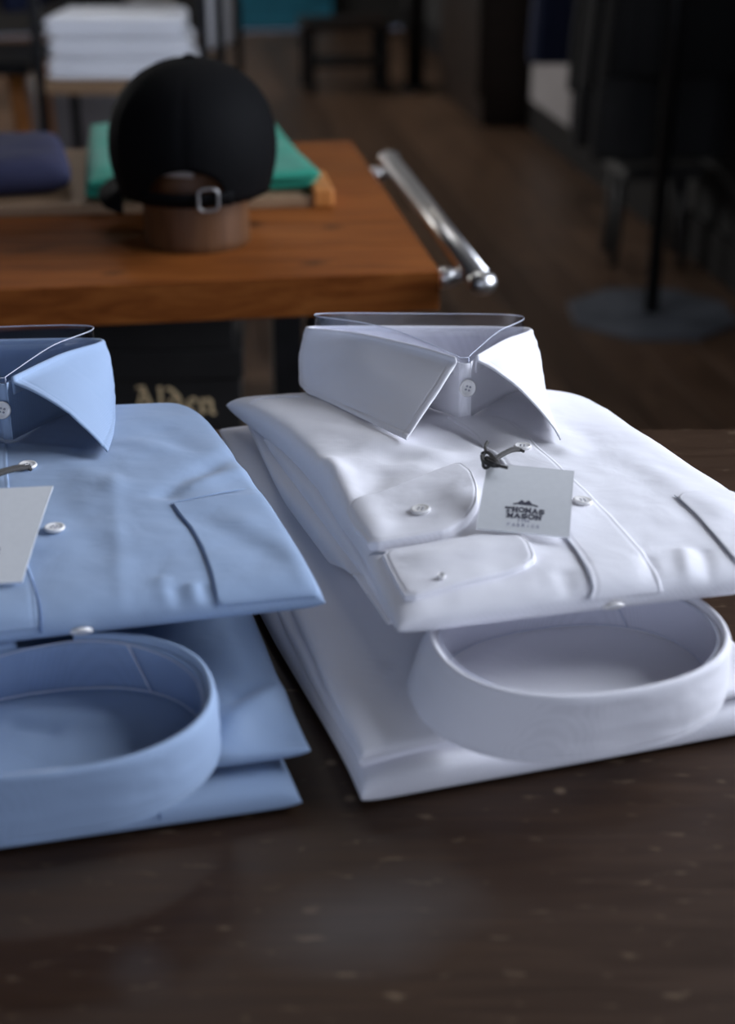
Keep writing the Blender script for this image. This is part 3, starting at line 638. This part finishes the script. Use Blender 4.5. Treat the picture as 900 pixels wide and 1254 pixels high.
k = np.argmin(np.linalg.norm(R[:, :2]-at(3, 466, .112)[:2], axis=1)); d = ray(2, 502); pb = CC + (R[k][1]-.0012)/d[1]*d
button(bt, pb, (oc[k][0], oc[k][1], .15), .0057)

# ================================================================== HANG TAGS
GL = {  # slab-serif strokes, unit cell about 1 x 1
 'T': [[(0, 1), (1, 1)], [(.5, 1), (.5, 0)], [(.28, 0), (.72, 0)], [(0, 1), (0, .75)], [(1, 1), (1, .75)]],
 'H': [[(.15, 0), (.15, 1)], [(.85, 0), (.85, 1)], [(.15, .5), (.85, .5)], [(0, 0), (.3, 0)], [(.7, 0), (1, 0)], [(0, 1), (.3, 1)], [(.7, 1), (1, 1)]],
 'O': [[(.3, 0), (.7, 0), (1, .3), (1, .7), (.7, 1), (.3, 1), (0, .7), (0, .3), (.3, 0)]],
 'M': [[(.12, 0), (.12, 1), (.5, .25), (.88, 1), (.88, 0)], [(0, 0), (.27, 0)], [(.73, 0), (1, 0)], [(0, 1), (.15, 1)], [(.85, 1), (1, 1)]],
 'A': [[(.1, 0), (.5, 1), (.9, 0)], [(.27, .35), (.73, .35)], [(0, 0), (.25, 0)], [(.75, 0), (1, 0)]],
 'S': [[(.95, .8), (.7, 1), (.3, 1), (.05, .78), (.2, .56), (.8, .44), (.95, .22), (.7, 0), (.3, 0), (.05, .2)]],
 'N': [[(.12, 0), (.12, 1), (.88, 0), (.88, 1)], [(0, 0), (.27, 0)], [(0, 1), (.15, 1)], [(.73, 1), (1, 1)]],
 'F': [[(.1, 0), (.1, 1), (.9, 1)], [(.1, .52), (.7, .52)]], 'B': [[(.1, 0), (.1, 1), (.7, 1), (.85, .77), (.7, .53), (.1, .53)], [(.7, .53), (.95, .27), (.7, 0), (.1, 0)]],
 'R': [[(.1, 0), (.1, 1), (.7, 1), (.9, .77), (.7, .5), (.1, .5)], [(.5, .5), (.95, 0)]], 'I': [[(.5, 0), (.5, 1)]],
 'C': [[(.95, .8), (.7, 1), (.3, 1), (.05, .7), (.05, .3), (.3, 0), (.7, 0), (.95, .2)]],
 '1': [[(.25, .8), (.5, 1), (.5, 0)], [(.25, 0), (.75, 0)]], '7': [[(.05, 1), (.95, 1), (.4, 0)]],
 '9': [[(.85, .6), (.6, .45), (.25, .5), (.1, .75), (.3, 1), (.7, 1), (.9, .75), (.75, .2), (.4, 0)]],
 '6': [[(.15, .4), (.4, .55), (.75, .5), (.9, .25), (.7, 0), (.3, 0), (.1, .25), (.25, .8), (.6, 1)]]}
def pen(strokes, nib, sx=1, sy=1, ox=0, oy=0, angle=None):
    """flat strokes: round pen, or a broad nib held at an angle"""
    V, F = [], []
    for st in strokes:
        for a, b in zip(st, st[1:]):
            a = np.array([a[0]*sx+ox, a[1]*sy+oy]); b = np.array([b[0]*sx+ox, b[1]*sy+oy]); d = b-a; L = np.linalg.norm(d)
            if L < 1e-9: continue
            d /= L
            if angle is None: n = np.array([-d[1], d[0]])*nib/2; a = a-d*nib*.35; b = b+d*nib*.35
            else:
                n = np.array([math.cos(angle), math.sin(angle)])*nib/2
                if abs(d[0]*n[1]-d[1]*n[0]) < .25*nib/2: n = n*.9 + np.array([-d[1], d[0]])*nib*.12
            q = [a+n, a-n, b-n, b+n]
            ar = sum(q[i][0]*q[(i+1) % 4][1]-q[(i+1) % 4][0]*q[i][1] for i in range(4))
            if ar < 0: q = q[::-1]
            o = len(V); V += [tuple(p) for p in q]; F.append((o, o+1, o+2, o+3))
    return V, F
def text2d(word, h, wch, gap, nib, cx, cy, arch=0.0):
    W_ = len(word)*wch + (len(word)-1)*gap; parts = []
    for i, ch in enumerate(word):
        x = cx - W_/2 + i*(wch+gap); k = (x+wch/2-cx)/(W_/2)
        parts.append(pen(GL[ch], nib, wch, h, x, cy-h/2 - arch*k*k))
    return join(parts)
def hang_tag(label, A, B, C, D, cord_pts, knot, name='hang_tag'):
    """A,B,C,D: far-left, far-right, near-right, near-left corners"""
    A, B, C, D = map(np.array, (A, B, C, D)); base = (A+B+C+D)/4
    t = thing(name, label, 'tag', (base[0], base[1], min(C[2], D[2])))
    def uv(u, v, off=0.0):
        nrm = np.cross(B-A, D-A); nrm /= np.linalg.norm(nrm); nrm = nrm if nrm[2] > 0 else -nrm
        bend = .0012*math.sin(math.pi*min(max(v, 0), 1))
        return (A*(1-u)+B*u)*(1-v) + (D*(1-u)+C*u)*v + nrm*(off+bend)
    n = 9; V = []
    for off in (0, -.0007):
        for i in range(n):
            for j in range(n): V.append(uv(i/(n-1), j/(n-1), off))
    F = gridf(n, n); F = [tuple(reversed(f)) for f in F] + [tuple(i+n*n for i in f) for f in gridf(n, n)]
    link('card', V, F, 'card', t)
    per = [(i, 0) for i in range(n)] + [(n-1, j) for j in range(1, n)] + [(i, n-1) for i in range(n-2, -1, -1)] + [(0, j) for j in range(n-2, 0, -1)]
    E_, G_ = [], []
    for (i, j), (a, b) in zip(per, per[1:]+per[:1]):
        o = len(E_); E_ += [uv(i/(n-1), j/(n-1), .0001), uv(a/(n-1), b/(n-1), .0001), uv(a/(n-1), b/(n-1), -.0008), uv(i/(n-1), j/(n-1), -.0008)]; G_.append((o, o+1, o+2, o+3))
    link('card_edge', E_, G_, 'card_edge', t, smooth=False)
    wd = np.linalg.norm(B-A); ht = np.linalg.norm(D-A)
    def printed(nm, vf, mat):
        V, F = vf; link(nm, [uv(.5+x, .5-y, .0002) for x, y in V], F, mat, t, smooth=False)
    printed('printed_name', join([text2d('THOMAS', .056, .056, .017, .0165, 0, -.19, .012), text2d('MASON', .056, .060, .017, .0165, 0, -.275, .008)]), 'ink')
    printed('printed_date', text2d('1796', .030, .024, .010, .006, 0, -.340), 'pale_ink')
    printed('printed_word', text2d('FABRICS', .036, .030, .022, .007, 0, -.405), 'pale_ink')
    mt = [[(-.13, -.118), (-.08, -.10), (-.045, -.06), (-.015, -.095), (.03, -.06), (.06, -.10), (.13, -.122)], [(-.07, -.108), (.07, -.108)], [(-.045, -.075), (-.05, -.10)], [(.03, -.075), (.02, -.10)], [(-.03, -.09), (.05, -.092)]]
    printed('printed_emblem', pen(mt, .020), 'ink')
    for P_, r in cord_pts: tube('cord', catmull(P_, 40), r, 'dark_cord', t, 7)
    return t
# white tag
A = at(597, 567, .099); B = at(703, 577, .099); C = at(697, 658, .0845); D = at(583, 647, .0845)
def cz(x, y, z): return at(x, y, z)
cords = [([cz(638, 551, .0845), cz(627, 552, .088), cz(616, 557, .092), cz(607, 563, .096), cz(600, 566, .098)], .0011),
         ([cz(642, 553, .0845), cz(630, 549, .087), cz(617, 554, .091), cz(606, 560, .095), cz(597, 560, .097)], .0009),
         ([cz(597, 541, .094), cz(594, 547, .096), cz(595, 553, .098), cz(592, 559, .099), cz(596, 563, .099)], .0009),
         ([cz(590, 556, .097), cz(597, 554, .099), cz(606, 562, .101), cz(611, 570, .101), cz(602, 570, .102), cz(592, 565, .101), cz(590, 558, .099)], .0011),
         ([cz(592, 561, .098), cz(592, 570, .099), cz(595, 573, .100), cz(603, 569, .102), cz(613, 571, .102), cz(622, 573, .1015)], .0010),
         ([cz(596, 560, .100), cz(603, 563, .102), cz(609, 568, .1025), cz(603, 567, .103), cz(596, 563, .102)], .0010)]
hang_tag('small square pale grey tag printed with a name, tied to the white shirt', A, B, C, D, cords, None)
A = at(-66, 601, .101); B = at(65, 595, .101); C = at(27, 712, .083); D = at(-115, 721, .083)
cords = [([cz(36, 572, .082), cz(25, 574, .087), cz(10, 577, .092), cz(-10, 585, .097), cz(-25, 600, .1015)], .0014), ([cz(38, 575, .082), cz(26, 571, .086), cz(10, 574, .092), cz(-10, 581, .098), cz(-28, 598, .1025)], .0011),
         ([cz(-20, 590, .1), cz(-30, 602, .103), cz(-22, 606, .103), cz(-15, 598, .102)], .0011)]
hang_tag('pale grey card tag tied to the blue shirt', A, B, C, D, cords, None)

# ================================================================== WORKBENCH with cap
TX0, TX1, TY0, TY1, TT = -1.35, .291, 1.478, 2.155, .042
wbk = thing('plank_workbench', 'orange-brown plank workbench with black legs and a chrome side rail', 'table', rm(-.5, 1.8, ZF))
npl = 6
for k in range(npl):
    y0 = TY0+(TY1-TY0)*k/npl; y1 = TY0+(TY1-TY0)*(k+1)/npl
    rbox('plank', (TX0+TX1)/2, (y0+y1)/2, -TT/2, (TX1-TX0, y1-y0-.0008, TT), 'bench_wood', wbk, .0012)
for xr in (TX0+.12, TX1-.105):
    for yr in (TY0+.11, TY1-.07): rbox('leg', xr, yr, (ZF-TT)/2, (.042, .042, TZ-TT), 'black_metal', wbk)
    rbox('crossbar', xr, (TY0+TY1)/2+.02, -TT-.02, (.03, TY1-TY0-.2, .035), 'black_metal', wbk)
rbox('lower_shelf', (TX0+TX1)/2-.2, (TY0+TY1)/2, -.635, (TX1-TX0-.6, TY1-TY0-.14, .022), 'dark_wood', wbk)
rl = tube('rail', [rm(.327, 1.452, -.004), rm(.327, 1.7, -.004), rm(.327, 2.03, -.004)], .0125, 'chrome', wbk, 20)
for yr in (1.452, 2.03):
    sg = -1 if yr < 1.6 else 1
    V, F = lathe_vf([(0, -.012), (.008, -.0105), (.013, -.006), (.0155, 0), (.013, .007), (.008, .011), (0, .0125)], 20, rm(.327, yr+sg*.008, -.004)); l2 = link('end_cap', V, F, 'chrome', wbk); 
    V, F = join([tube_vf([rm(.291, yr-sg*.045, -.018), rm(.31, yr-sg*.045, -.012), rm(.327, yr-sg*.045, -.004)], .0075, 12), lathe_vf([(0, -.010), (.011, -.008), (.0145, 0), (.011, .008), (0, .010)], 16, rm(.3, yr-sg*.045, -.012))])
    link('bracket', V, F, 'chrome', wbk)
# shoe boxes stacked on the lower shelf
ANG = math.radians(4)
for k in range(5):
    x, y = -.345+.006*(k % 2), 1.875+.004*((k*3) % 4); z0 = -.624+.1105*k
    lbl = ['lowest black shoe box of the stack on the workbench shelf', 'black shoe box second from the shelf under the workbench', 'black shoe box at mid height of the stack under the workbench', 'black shoe box with gold blackletter name on its side', 'black shoe box topmost under the workbench planks'][k]
    t = thing('shoe_box', lbl, 'box', (x, y, z0), 'shoe boxes under the workbench')
    box('box_body', (x, y, z0+.040), (.345, .185, .080), 'box_card', t, ANG, .002); box('box_lid', (x, y, z0+.0905), (.353, .193, .0385), 'box_card', t, ANG, .002)
    if k == 3:
        AL = [(0, [[(.0, .84), (.12, .96), (.3, .9)], [(.28, 1.0), (.64, .10), (.78, .02)], [(.3, .86), (.06, .06), (-.04, .02)], [(.12, .38), (.5, .38)]]), (.86, [[(.06, 1.0), (.12, .92), (.12, .12), (.26, 0)]]),
              (1.22, [[(.0, .98), (.2, .9), (.46, .62), (.5, .16), (.3, 0), (.1, .14), (.1, .5), (.28, .62), (.5, .5)]]), (1.92, [[(.1, .5), (.1, .14), (.26, 0), (.44, .12)], [(.1, .5), (.28, .63), (.42, .5), (.14, .3)]]),
              (2.46, [[(.0, .52), (.1, .6), (.1, .1), (.2, 0)], [(.1, .48), (.3, .63), (.46, .5), (.46, .12), (.58, 0)]])]
        V, F = join([pen(g, .165, 1, 1, ox, 0, math.radians(38)) for ox, g in AL])
        ca, sa = math.cos(ANG), math.sin(ANG); sc = .0325
        x0 = atd(157, 480, 1.776)[0]; zz = atd(157, 506, 1.776)[2]
        yf = .0936
        P = []
        for a, b in V:
            lx = (x0-x) + a*sc; P.append((x + lx*ca + yf*sa, y + lx*sa - yf*ca, zz + b*sc - a*sc*.09))
        link('gold_lettering', P, F, 'gold_print', t, smooth=False)
        # keep the lettering off the lid: it sits on the body side
# wooden board with folded garments
bdx0, bdx1 = rm(0, 0)[0], 0
pa = at(400, 247, .006); xr1 = pa[0]*CR+pa[1]*SR; yr1 = -pa[0]*SR+pa[1]*CR
brd = thing('serving_board', 'pale wooden board with end cleat under the folded garments', 'board', rm(-.4, yr1+.14, 0))
rbox('board', xr1-.44, yr1+.16, .0065, (.86, .32, .013), 'pale_wood', brd); rbox('cleat', xr1-.004, yr1+.045, .0115, (.026, .10, .023), 'orange_wood', brd, .004)
gr = thing('folded_tee', 'bright green folded tee shirt behind the black cap', 'garment', (-.2, 2.0, .013))
gl = PX([(106, 232, .03), (108, 190, .035), (110, 150, .035)]); gR = PX([(394, 218, .03), (362, 180, .035), (331, 141, .035)])
slab('top_fold', gl, gR, lambda S, T: .042-.006*T+.003*np.sin(S*6), lambda S, T: .026, 'green_jersey', gr, 50, 50, p=(20, 20, 30, 20), disp=lambda X, Y: .004*fbm(X, Y, 16, 71))
gl = PX([(104, 240, .02), (106, 195, .02), (110, 158, .02)]); gR = PX([(391, 226, .02), (362, 190, .02), (335, 150, .02)])
slab('under_fold', gl, gR, lambda S, T: .029, lambda S, T: .0135, 'green_jersey', gr, 50, 50, p=(20, 20, 30, 20), disp=lambda X, Y: .003*fbm(X, Y, 16, 73))
nv_ = thing('folded_tee', 'navy blue folded tee shirt lying on the pale board', 'garment', (-.5, 2.0, .013))
nl = PX([(-190, 238, .03), (-175, 200, .04), (-165, 172, .04)]); nr = PX([(88, 228, .025), (84, 195, .04), (73, 168, .04)])
slab('top_fold', nl, nr, lambda S, T: .056-.004*T, lambda S, T: .0140, 'navy_jersey', nv_, 50, 50, p=(20, 14, 9, 12), disp=lambda X, Y: .006*fbm(X, Y, 10, 81))
slab('under_fold', nl, [(q[0]-.02, q[1]+.012) for q in nr], lambda S, T: .030, lambda S, T: .0135, 'navy_jersey', nv_, 50, 50, p=(20, 16, 24, 16), disp=lambda X, Y: .002*fbm(X, Y, 16, 83))
# wooden hat block and cap
bc = (-.186, 1.625)
blk = tag(link('hat_block', *lathe_vf([(0, 0), (.056, 0), (.0575, .002), (.0575, .01), (.0565, .05), (.055, .082), (.052, .0855), (0, .086)], 48, (bc[0], bc[1], .0)), 'block_wood'), 'round dark wooden block under the black cap', 'block')
cp = thing('baseball_cap', 'black cotton baseball cap with buckled back strap on a wooden block', 'cap', (bc[0], bc[1], .06))
nth, nph = 120, 30
prof = catmull([(.0800, .058), (.0850, .076), (.0885, .098), (.0868, .125), (.0770, .153), (.056, .176), (.028, .190), (.0, .1945)], 200)
aw, ah = .040, .038
V = []
for i in range(nth):
    th = 2*math.pi*i/nth; dx = .083*math.cos(th)
    z0 = .058
    if math.sin(th) < 0 and abs(dx) < aw: z0 = .058 + ah*math.sqrt(max(0, 1-(dx/aw)**2))**.8
    seamf = min(abs(((th-math.pi/2) % (math.pi/3)) - q) for q in (0, math.pi/3))
    for j in range(nph):
        z = z0 + (.1945-z0)*(1-(1-j/(nph-1))**1.7); r = np.interp(z, prof[:, 1], prof[:, 0])
        r *= 1 - .012*math.exp(-(seamf/.05)**2)*(1 if j < nph-2 else 0)
        V.append((bc[0]+r*math.cos(th), bc[1]+r*1.08*math.sin(th), z))
F = gridf(nth, nph, True)
crown = link('crown', V, F, 'cap_cotton', cp, solid=.0016)
def capring(a0, a1, z0, z1, dr, n=24):
    V = []
    for i in range(n):
        th = a0+(a1-a0)*i/(n-1)
        for z in (z0, z1): r = np.interp(z, prof[:, 1], prof[:, 0])+dr; V.append((bc[0]+r*math.cos(th), bc[1]+r*1.08*math.sin(th), z))
    return V, gridf(n, 2)
st_ = link('strap', *capring(-math.pi/2-.60, -math.pi/2+.60, .0575, .072, .0012), 'cap_cotton', cp, solid=.0018)
th = -math.pi/2+.27; r = .083
cx, cy = bc[0]+(r+.004)*math.cos(th), bc[1]+(r+.004)*1.08*math.sin(th)
sq = [(-.0095, -.011), (.0095, -.011), (.0095, .011), (-.0095, .011)]
tube('buckle', catmull([(cx+a*.94, cy+a*.26, .066+b) for a, b in [(-.0095, -.009), (0, -.0112), (.0095, -.009), (.0105, 0), (.0095, .009), (0, .0112), (-.0095, .009), (-.0105, 0)]], 40, True), .0016, 'dull_metal', cp, 8, True)
V = []
for i in range(12):
    for z in (.083, .092):
        a = -.018+.036*i/11; V.append((bc[0]-.012+a, bc[1]-.060+a*a*4, z-a*.08))
link('inner_label', V, gridf(12, 2), 'lining', cp, solid=.001)
V, F = lathe_vf([(0, .006), (.005, .0055), (.0075, .003), (.008, 0)], 16, (bc[0], bc[1], .192)); link('top_button', V, F, 'cap_cotton', cp)
# brim pointing away from the camera
ba = math.radians(112); V = []
for i in range(25):
    a = ba + (i-12)/12*1.05
    for j in range(8):
        f = j/7; r0 = .083; ext = .072*math.cos((i-12)/12*math.pi/2)**.6 if abs(i-12) < 12 else 0
        r = r0 + ext*f
        V.append((bc[0]+r*math.cos(a), bc[1]+r*1.08*math.sin(a), .060 - .012*f - .022*((i-12)/12)**2*f))
link('brim', V, gridf(25, 8), 'cap_cotton', cp, solid=.003)

# ================================================================== FAR BACKGROUND
# metal shelf unit with white garments
su = thing('shelf_unit', 'black metal shelf unit with a wooden shelf holding white garments', 'shelf', (-.565, 3.75, ZF))
sx0, sx1, sy0, sy1 = -.755, -.375, 3.58, 3.98; szs = -.155
for x in (sx0, sx1):
    for y in (sy0, sy1): box('post', (x, y, ZF+.95), (.022, .022, 1.9), 'black_metal', su, 0, .002)
box('shelf_board', ((sx0+sx1)/2, (sy0+sy1)/2, szs), (sx1-sx0-.024, sy1-sy0+.03, .03), 'pale_wood', su, 0, .002)
box('shelf_board', ((sx0+sx1)/2, (sy0+sy1)/2, ZF+.2), (sx1-sx0-.024, sy1-sy0+.02, .03), 'pale_wood', su, 0, .002)
box('shelf_board', ((sx0+sx1)/2, (sy0+sy1)/2, .62), (sx1-sx0-.024, sy1-sy0+.02, .03), 'pale_wood', su, 0, .002)
for k in range(3):
    z0 = szs+.0155+k*.047; x0, x1 = sx0+.018+.006*(k % 2), sx1-.016-.012*k
    t = thing('folded_sweater', ['lowest white folded garment on the wooden shelf', 'white folded garment in the middle of the shelf pile', 'topmost white folded garment on the shelf pile'][k], 'garment', ((x0+x1)/2, 3.75, z0), 'white garments on the metal shelf')
    for nm, a, b in (('under_fold', 0, .022), ('top_fold', .021, .044)):
        slab(nm, [(x0, 3.57), (x0+.004, 3.70), (x0+.01, 3.82)], [(x1, 3.57), (x1-.004, 3.70), (x1-.02, 3.82)], lambda S, T, b=b: z0+b+.003*np.sin(S*7+k)*(nm == 'top_fold')*0, lambda S, T, a=a: z0+a, 'white_knit', t, 40, 40, p=(16, 16, 18, 16), disp=lambda X, Y: .004*fbm(X, Y, 12, 90+k))
# hanging garments near the shelf
def coat(name, label, cat, x, y, zt, length, wd, dp, mat, rz, group=None, seed=1, sleeves=True, flare=1.15, par=None):
    """a garment on a hanger: shoulders, body with vertical folds, sleeves"""
    t = thing(name, label, cat, (x, y, zt-length), group)
    n = 48; rows = []; ca, sa = math.cos(rz), math.sin(rz)
    prof = [(0, .14, .5), (.03, .45, .8), (.07, .85, 1.0), (.14, 1.0, 1.0), (.35, .93, 1.0), (.6, 1.0, 1.05), (.85, flare*.97, 1.1), (.985, flare, 1.12), (1.0, flare*.985, 1.05), (.99, flare*.9, .8)]
    V = []
    for f, a, b in prof:
        for i in range(n):
            th = 2*math.pi*i/n
            k = 1 + .10*f*math.sin(th*7+seed) + .06*f*math.sin(th*11+seed*2.3)
            lx = wd/2*a*math.copysign(abs(math.cos(th))**.7, math.cos(th)); ly = dp/2*b*k*math.sin(th)
            V.append((x+lx*ca-ly*sa, y+lx*sa+ly*ca, zt-length*f))
    m = len(prof); F = []
    for j in range(m-1):
        for i in range(n): F.append((j*n+i, j*n+(i+1) % n, (j+1)*n+(i+1) % n, (j+1)*n+i))
    F.append(tuple(range(n)))
    link('garment_body', V, F, mat, t)
    if sleeves:
        for s in (-1, 1):
            P = [(s*wd*.42, 0, -.05), (s*wd*.52, .01, -.14), (s*wd*.56, .02, -.35), (s*wd*.57, .0, -.58)]
            P = catmull([(x+a*ca-b*sa, y+a*sa+b*ca, zt+c) for a, b, c in P], 14)
            V, F = tube_vf(P, np.linspace(.06, .048, 14)*(1+.06*np.sin(np.arange(14)*2.1)), 14); link('sleeve', V, F, mat, t)
    hk = [(0, 0, -.02), (0, 0, .04), (.015, 0, .06), (0.0, 0, .075), (-.02, 0, .065)]
    tube('hanger_hook', catmull([(x+a*ca, y+a*sa, zt+c) for a, b, c in hk], 20), .002, 'chrome', t, 6)
    return t
def rail(name, label, p0, p1, z, mat='black_metal', plates=False, wall=None):
    t = thing(name, label, 'clothes rack', ((p0[0]+p1[0])/2, (p0[1]+p1[1])/2, ZF))
    tube('rail', [(p0[0], p0[1], z), ((p0[0]+p1[0])/2, (p0[1]+p1[1])/2, z), (p1[0], p1[1], z)], .014, mat, t, 12)
    for q in (p0, p1):
        if q is p1 and wall is not None:
            tube('wall_arm', [(q[0], q[1], z), ((q[0]+wall[0])/2, (q[1]+wall[1])/2, z), (wall[0], wall[1], z)], .014, mat, t, 12); continue
        tube('upright', [(q[0], q[1], ZF+.01), (q[0], q[1], z/2+ZF/2), (q[0], q[1], z)], .021 if wall is not None else .013, mat, t, 12)
        pts = [(q[0]+.25*math.cos(a), q[1]+.25*math.sin(a)) for a in [math.pi/8+math.pi/4*k for k in range(8)]]
        V = [(a, b, ZF+.001) for a, b in pts] + [(a, b, ZF+.010) for a, b in pts] + [(q[0]+(a-q[0])*.985, q[1]+(b-q[1])*.985, ZF+.013) for a, b in pts]
        F = [tuple(range(7, -1, -1))] + [(i, (i+1) % 8, 8+(i+1) % 8, 8+i) for i in range(8)] + [(8+i, 8+(i+1) % 8, 16+(i+1) % 8, 16+i) for i in range(8)] + [tuple(range(16, 24))]
        if plates or q is p0: link('base_plate', V, F, 'steel_plate_sheen', t, smooth=False)
    return t
pz = at(797, 386, ZF); pzr = (pz[0]*CR+pz[1]*SR, -pz[0]*SR+pz[1]*CR)
q0 = rm(pzr[0], pzr[1]); q1 = rm(pzr[0]+.18, pzr[1]+1.75)
rail('clothes_rack', 'black clothes rack on octagonal steel base plates hung with dark coats', q0, q1, .80, wall=rm(XR-.003, pzr[1]+1.75))
specs = [(.13, .72, .36, 'black_wool', 'black coat at the near end of the rack'), (.28, .98, .36, 'grey_wool', 'charcoal grey coat hanging next to the black coat'), (.43, .80, .36, 'black_wool', 'short black jacket hanging behind the charcoal coat'),
         (.58, 1.0, .36, 'grey_wool', 'longest charcoal overcoat on the rack'), (.73, .86, .36, 'black_wool', 'black jacket hanging beyond the longest overcoat'), (1.58, .90, .28, 'navy_wool', 'navy jacket hanging alone at the far end of the rack')]
for k, (dy, ln, wd, mt, lb) in enumerate(specs):
    c = rm(pzr[0]+.18*dy/1.75+(.05 if dy < 1 else 0), pzr[1]+dy); coat('coat', lb, 'coat', c[0], c[1], .725, ln+.25, wd, .105, mt, RY+random.uniform(-.03, .03), 'dark coats on the rack', k+1)
# whitish stretch of the right wall, built as a panel on the darkened wall
a = at(660, 197, ZF); b = at(707, 215, ZF)
pn = rbox('wall_panel', XR-.014, 6.42, ZF+.14+.36, (.026, .66, .72), 'pale_paint'); tag(pn, 'pale stretch of the colour-darkened right wall above the baseboard, built as a panel', 'panel')
# dark cabinet by the right wall
cb = thing('tall_cabinet', 'tall dark wooden cabinet against the right wall', 'cabinet', rm(1.62, 7.3, ZF))
rbox('cabinet_body', 1.63, 7.3, ZF+.95, (.22, .9, 1.8), 'dark_wood', cb, .004)
for k in range(3): d_ = rbox('cabinet_door', 1.51, 7.3-.3+.3*k, ZF+.98, (.02, .29, 1.68), 'dark_wood', cb, .004); kk = rbox('door_knob', 1.49, 7.3-.2+.3*k, ZF+1.0, (.02, .02, .06), 'black_metal', cb, .004)
rbox('plinth', 1.63, 7.3, ZF+.03, (.2, .86, .055), 'dark_wood', cb, .002)
# low dark bench far back
bn = thing('low_bench', 'low dark wooden bench standing far back near the teal door', 'bench', at(455, 100, ZF))
p0 = atd(455, 44, 8.0)
rbx = (p0[0]*CR+p0[1]*SR); rby = -p0[0]*SR+p0[1]*CR
rbx -= .17
rbox('seat', rbx+.04, rby+.1, ZF+.33, (.44, .34, .04), 'dark_wood', bn, .004); rbox('lower_slat_board', rbx+.04, rby+.1, ZF+.14, (.40, .28, .02), 'dark_wood', bn, .002)
for sx in (-.19, .19):
    for sy in (-.13, .13): rbox('leg', rbx+.04+sx, rby+.1+sy, ZF+.156, (.05, .05, .31), 'black_metal', bn, .002)
# upright of a garment stand
gs = thing('garment_stand', 'black upright garment stand beside the low bench', 'stand', at(508, 112, ZF))
g0 = at(508, 112, ZF)
tube('upright', [(g0[0], g0[1], ZF+.02), (g0[0], g0[1], .1), (g0[0], g0[1], .75)], .045, 'black_metal', gs, 16)
V, F = lathe_vf([(0, .0), (.085, .0), (.09, .008), (.085, .018), (.06, .03), (0, .03)], 32, (g0[0], g0[1], ZF+.001)); link('stand_base', V, F, 'black_metal', gs)
# pale stool by the wall at the right
so = thing('wooden_stool', 'dark grey wooden stool behind the octagonal base plate', 'stool', rm(1.57, 4.62, ZF))
sxr, syr, _ = rm(1.57, 4.62)
box('seat', (sxr+.02, syr, ZF+.30), (.26, .24, .035), 'dim_paint', so, RY, .006)
for ax in (-.09, .10):
    for ay in (-.08, .08): tube('leg', [(sxr+ax*1.15, syr+ay*1.1, ZF+.002), (sxr+ax*1.05, syr+ay, ZF+.15), (sxr+ax, syr+ay, ZF+.29)], .016, 'dim_paint', so, 10)
# left: orange wooden stool, dark clothes, grey box
os_ = thing('wooden_stool', 'orange-brown wooden stool with slanted legs by the left rack', 'stool', (-.98, 4.1, ZF))
for (ax, ay) in ((.06, -.12), (-.22, -.12), (.06, .16), (-.22, .16)):
    x, y = -.96+ax, 4.1+ay
    tube('leg', [(x+(.03 if ax > 0 else -.03), y, ZF+.002), (x+.015*(1 if ax > 0 else -1), y, ZF+.36), (x, y, ZF+.71)], .024, 'orange_wood', os_, 12)
box('rung', (-1.04, 3.98, ZF+.52), (.30, .03, .03), 'orange_wood', os_, 0, .006); box('rung', (-1.04, 4.26, ZF+.45), (.30, .03, .03), 'orange_wood', os_, 0, .006)
box('seat', (-1.04, 4.12, ZF+.73), (.36, .36, .035), 'black_metal', os_, 0, .006)
bk = thing('storage_box', 'grey card storage box standing under the shelf unit', 'box', (-.80, 4.62, ZF))
box('box_body', (-.865, 4.75, ZF+.26), (.36, .3, .52), 'grey_card', bk, 0, .004); box('box_lid', (-.865, 4.75, ZF+.545), (.37, .31, .05), 'grey_card', bk, 0, .004)
rail('clothes_rack', 'black clothes rack hung with dark and white garments beyond the shelf unit', (-1.55, 5.0), (-.425, 5.16), .72)
coat('shirt_on_hanger', 'white shirt hanging at the end of the far rack', 'shirt', -.495, 5.15, .645, .92, .24, .08, 'white_knit', 1.38, None, 2, True, 1.05)
coat('shirt_on_hanger', 'pale grey shirt hanging beside the white shirt on the far rack', 'shirt', -.70, 5.12, .645, .80, .34, .10, 'lining', 1.4, None, 5, False, 1.05)
for k, (x, mt, lb) in enumerate([(-.86, 'black_wool', 'black jacket hanging next to the pale grey shirt'), (-1.05, 'navy_wool', 'dark navy jacket hanging in the middle of the far rack'), (-1.28, 'black_wool', 'black jacket at the outer end of the far rack')]):
    coat('jacket', lb, 'jacket', x, 5.07-.02*k, .645, .78,   .46, .12, mt, 1.42, 'dark jackets on the far rack', k+3)
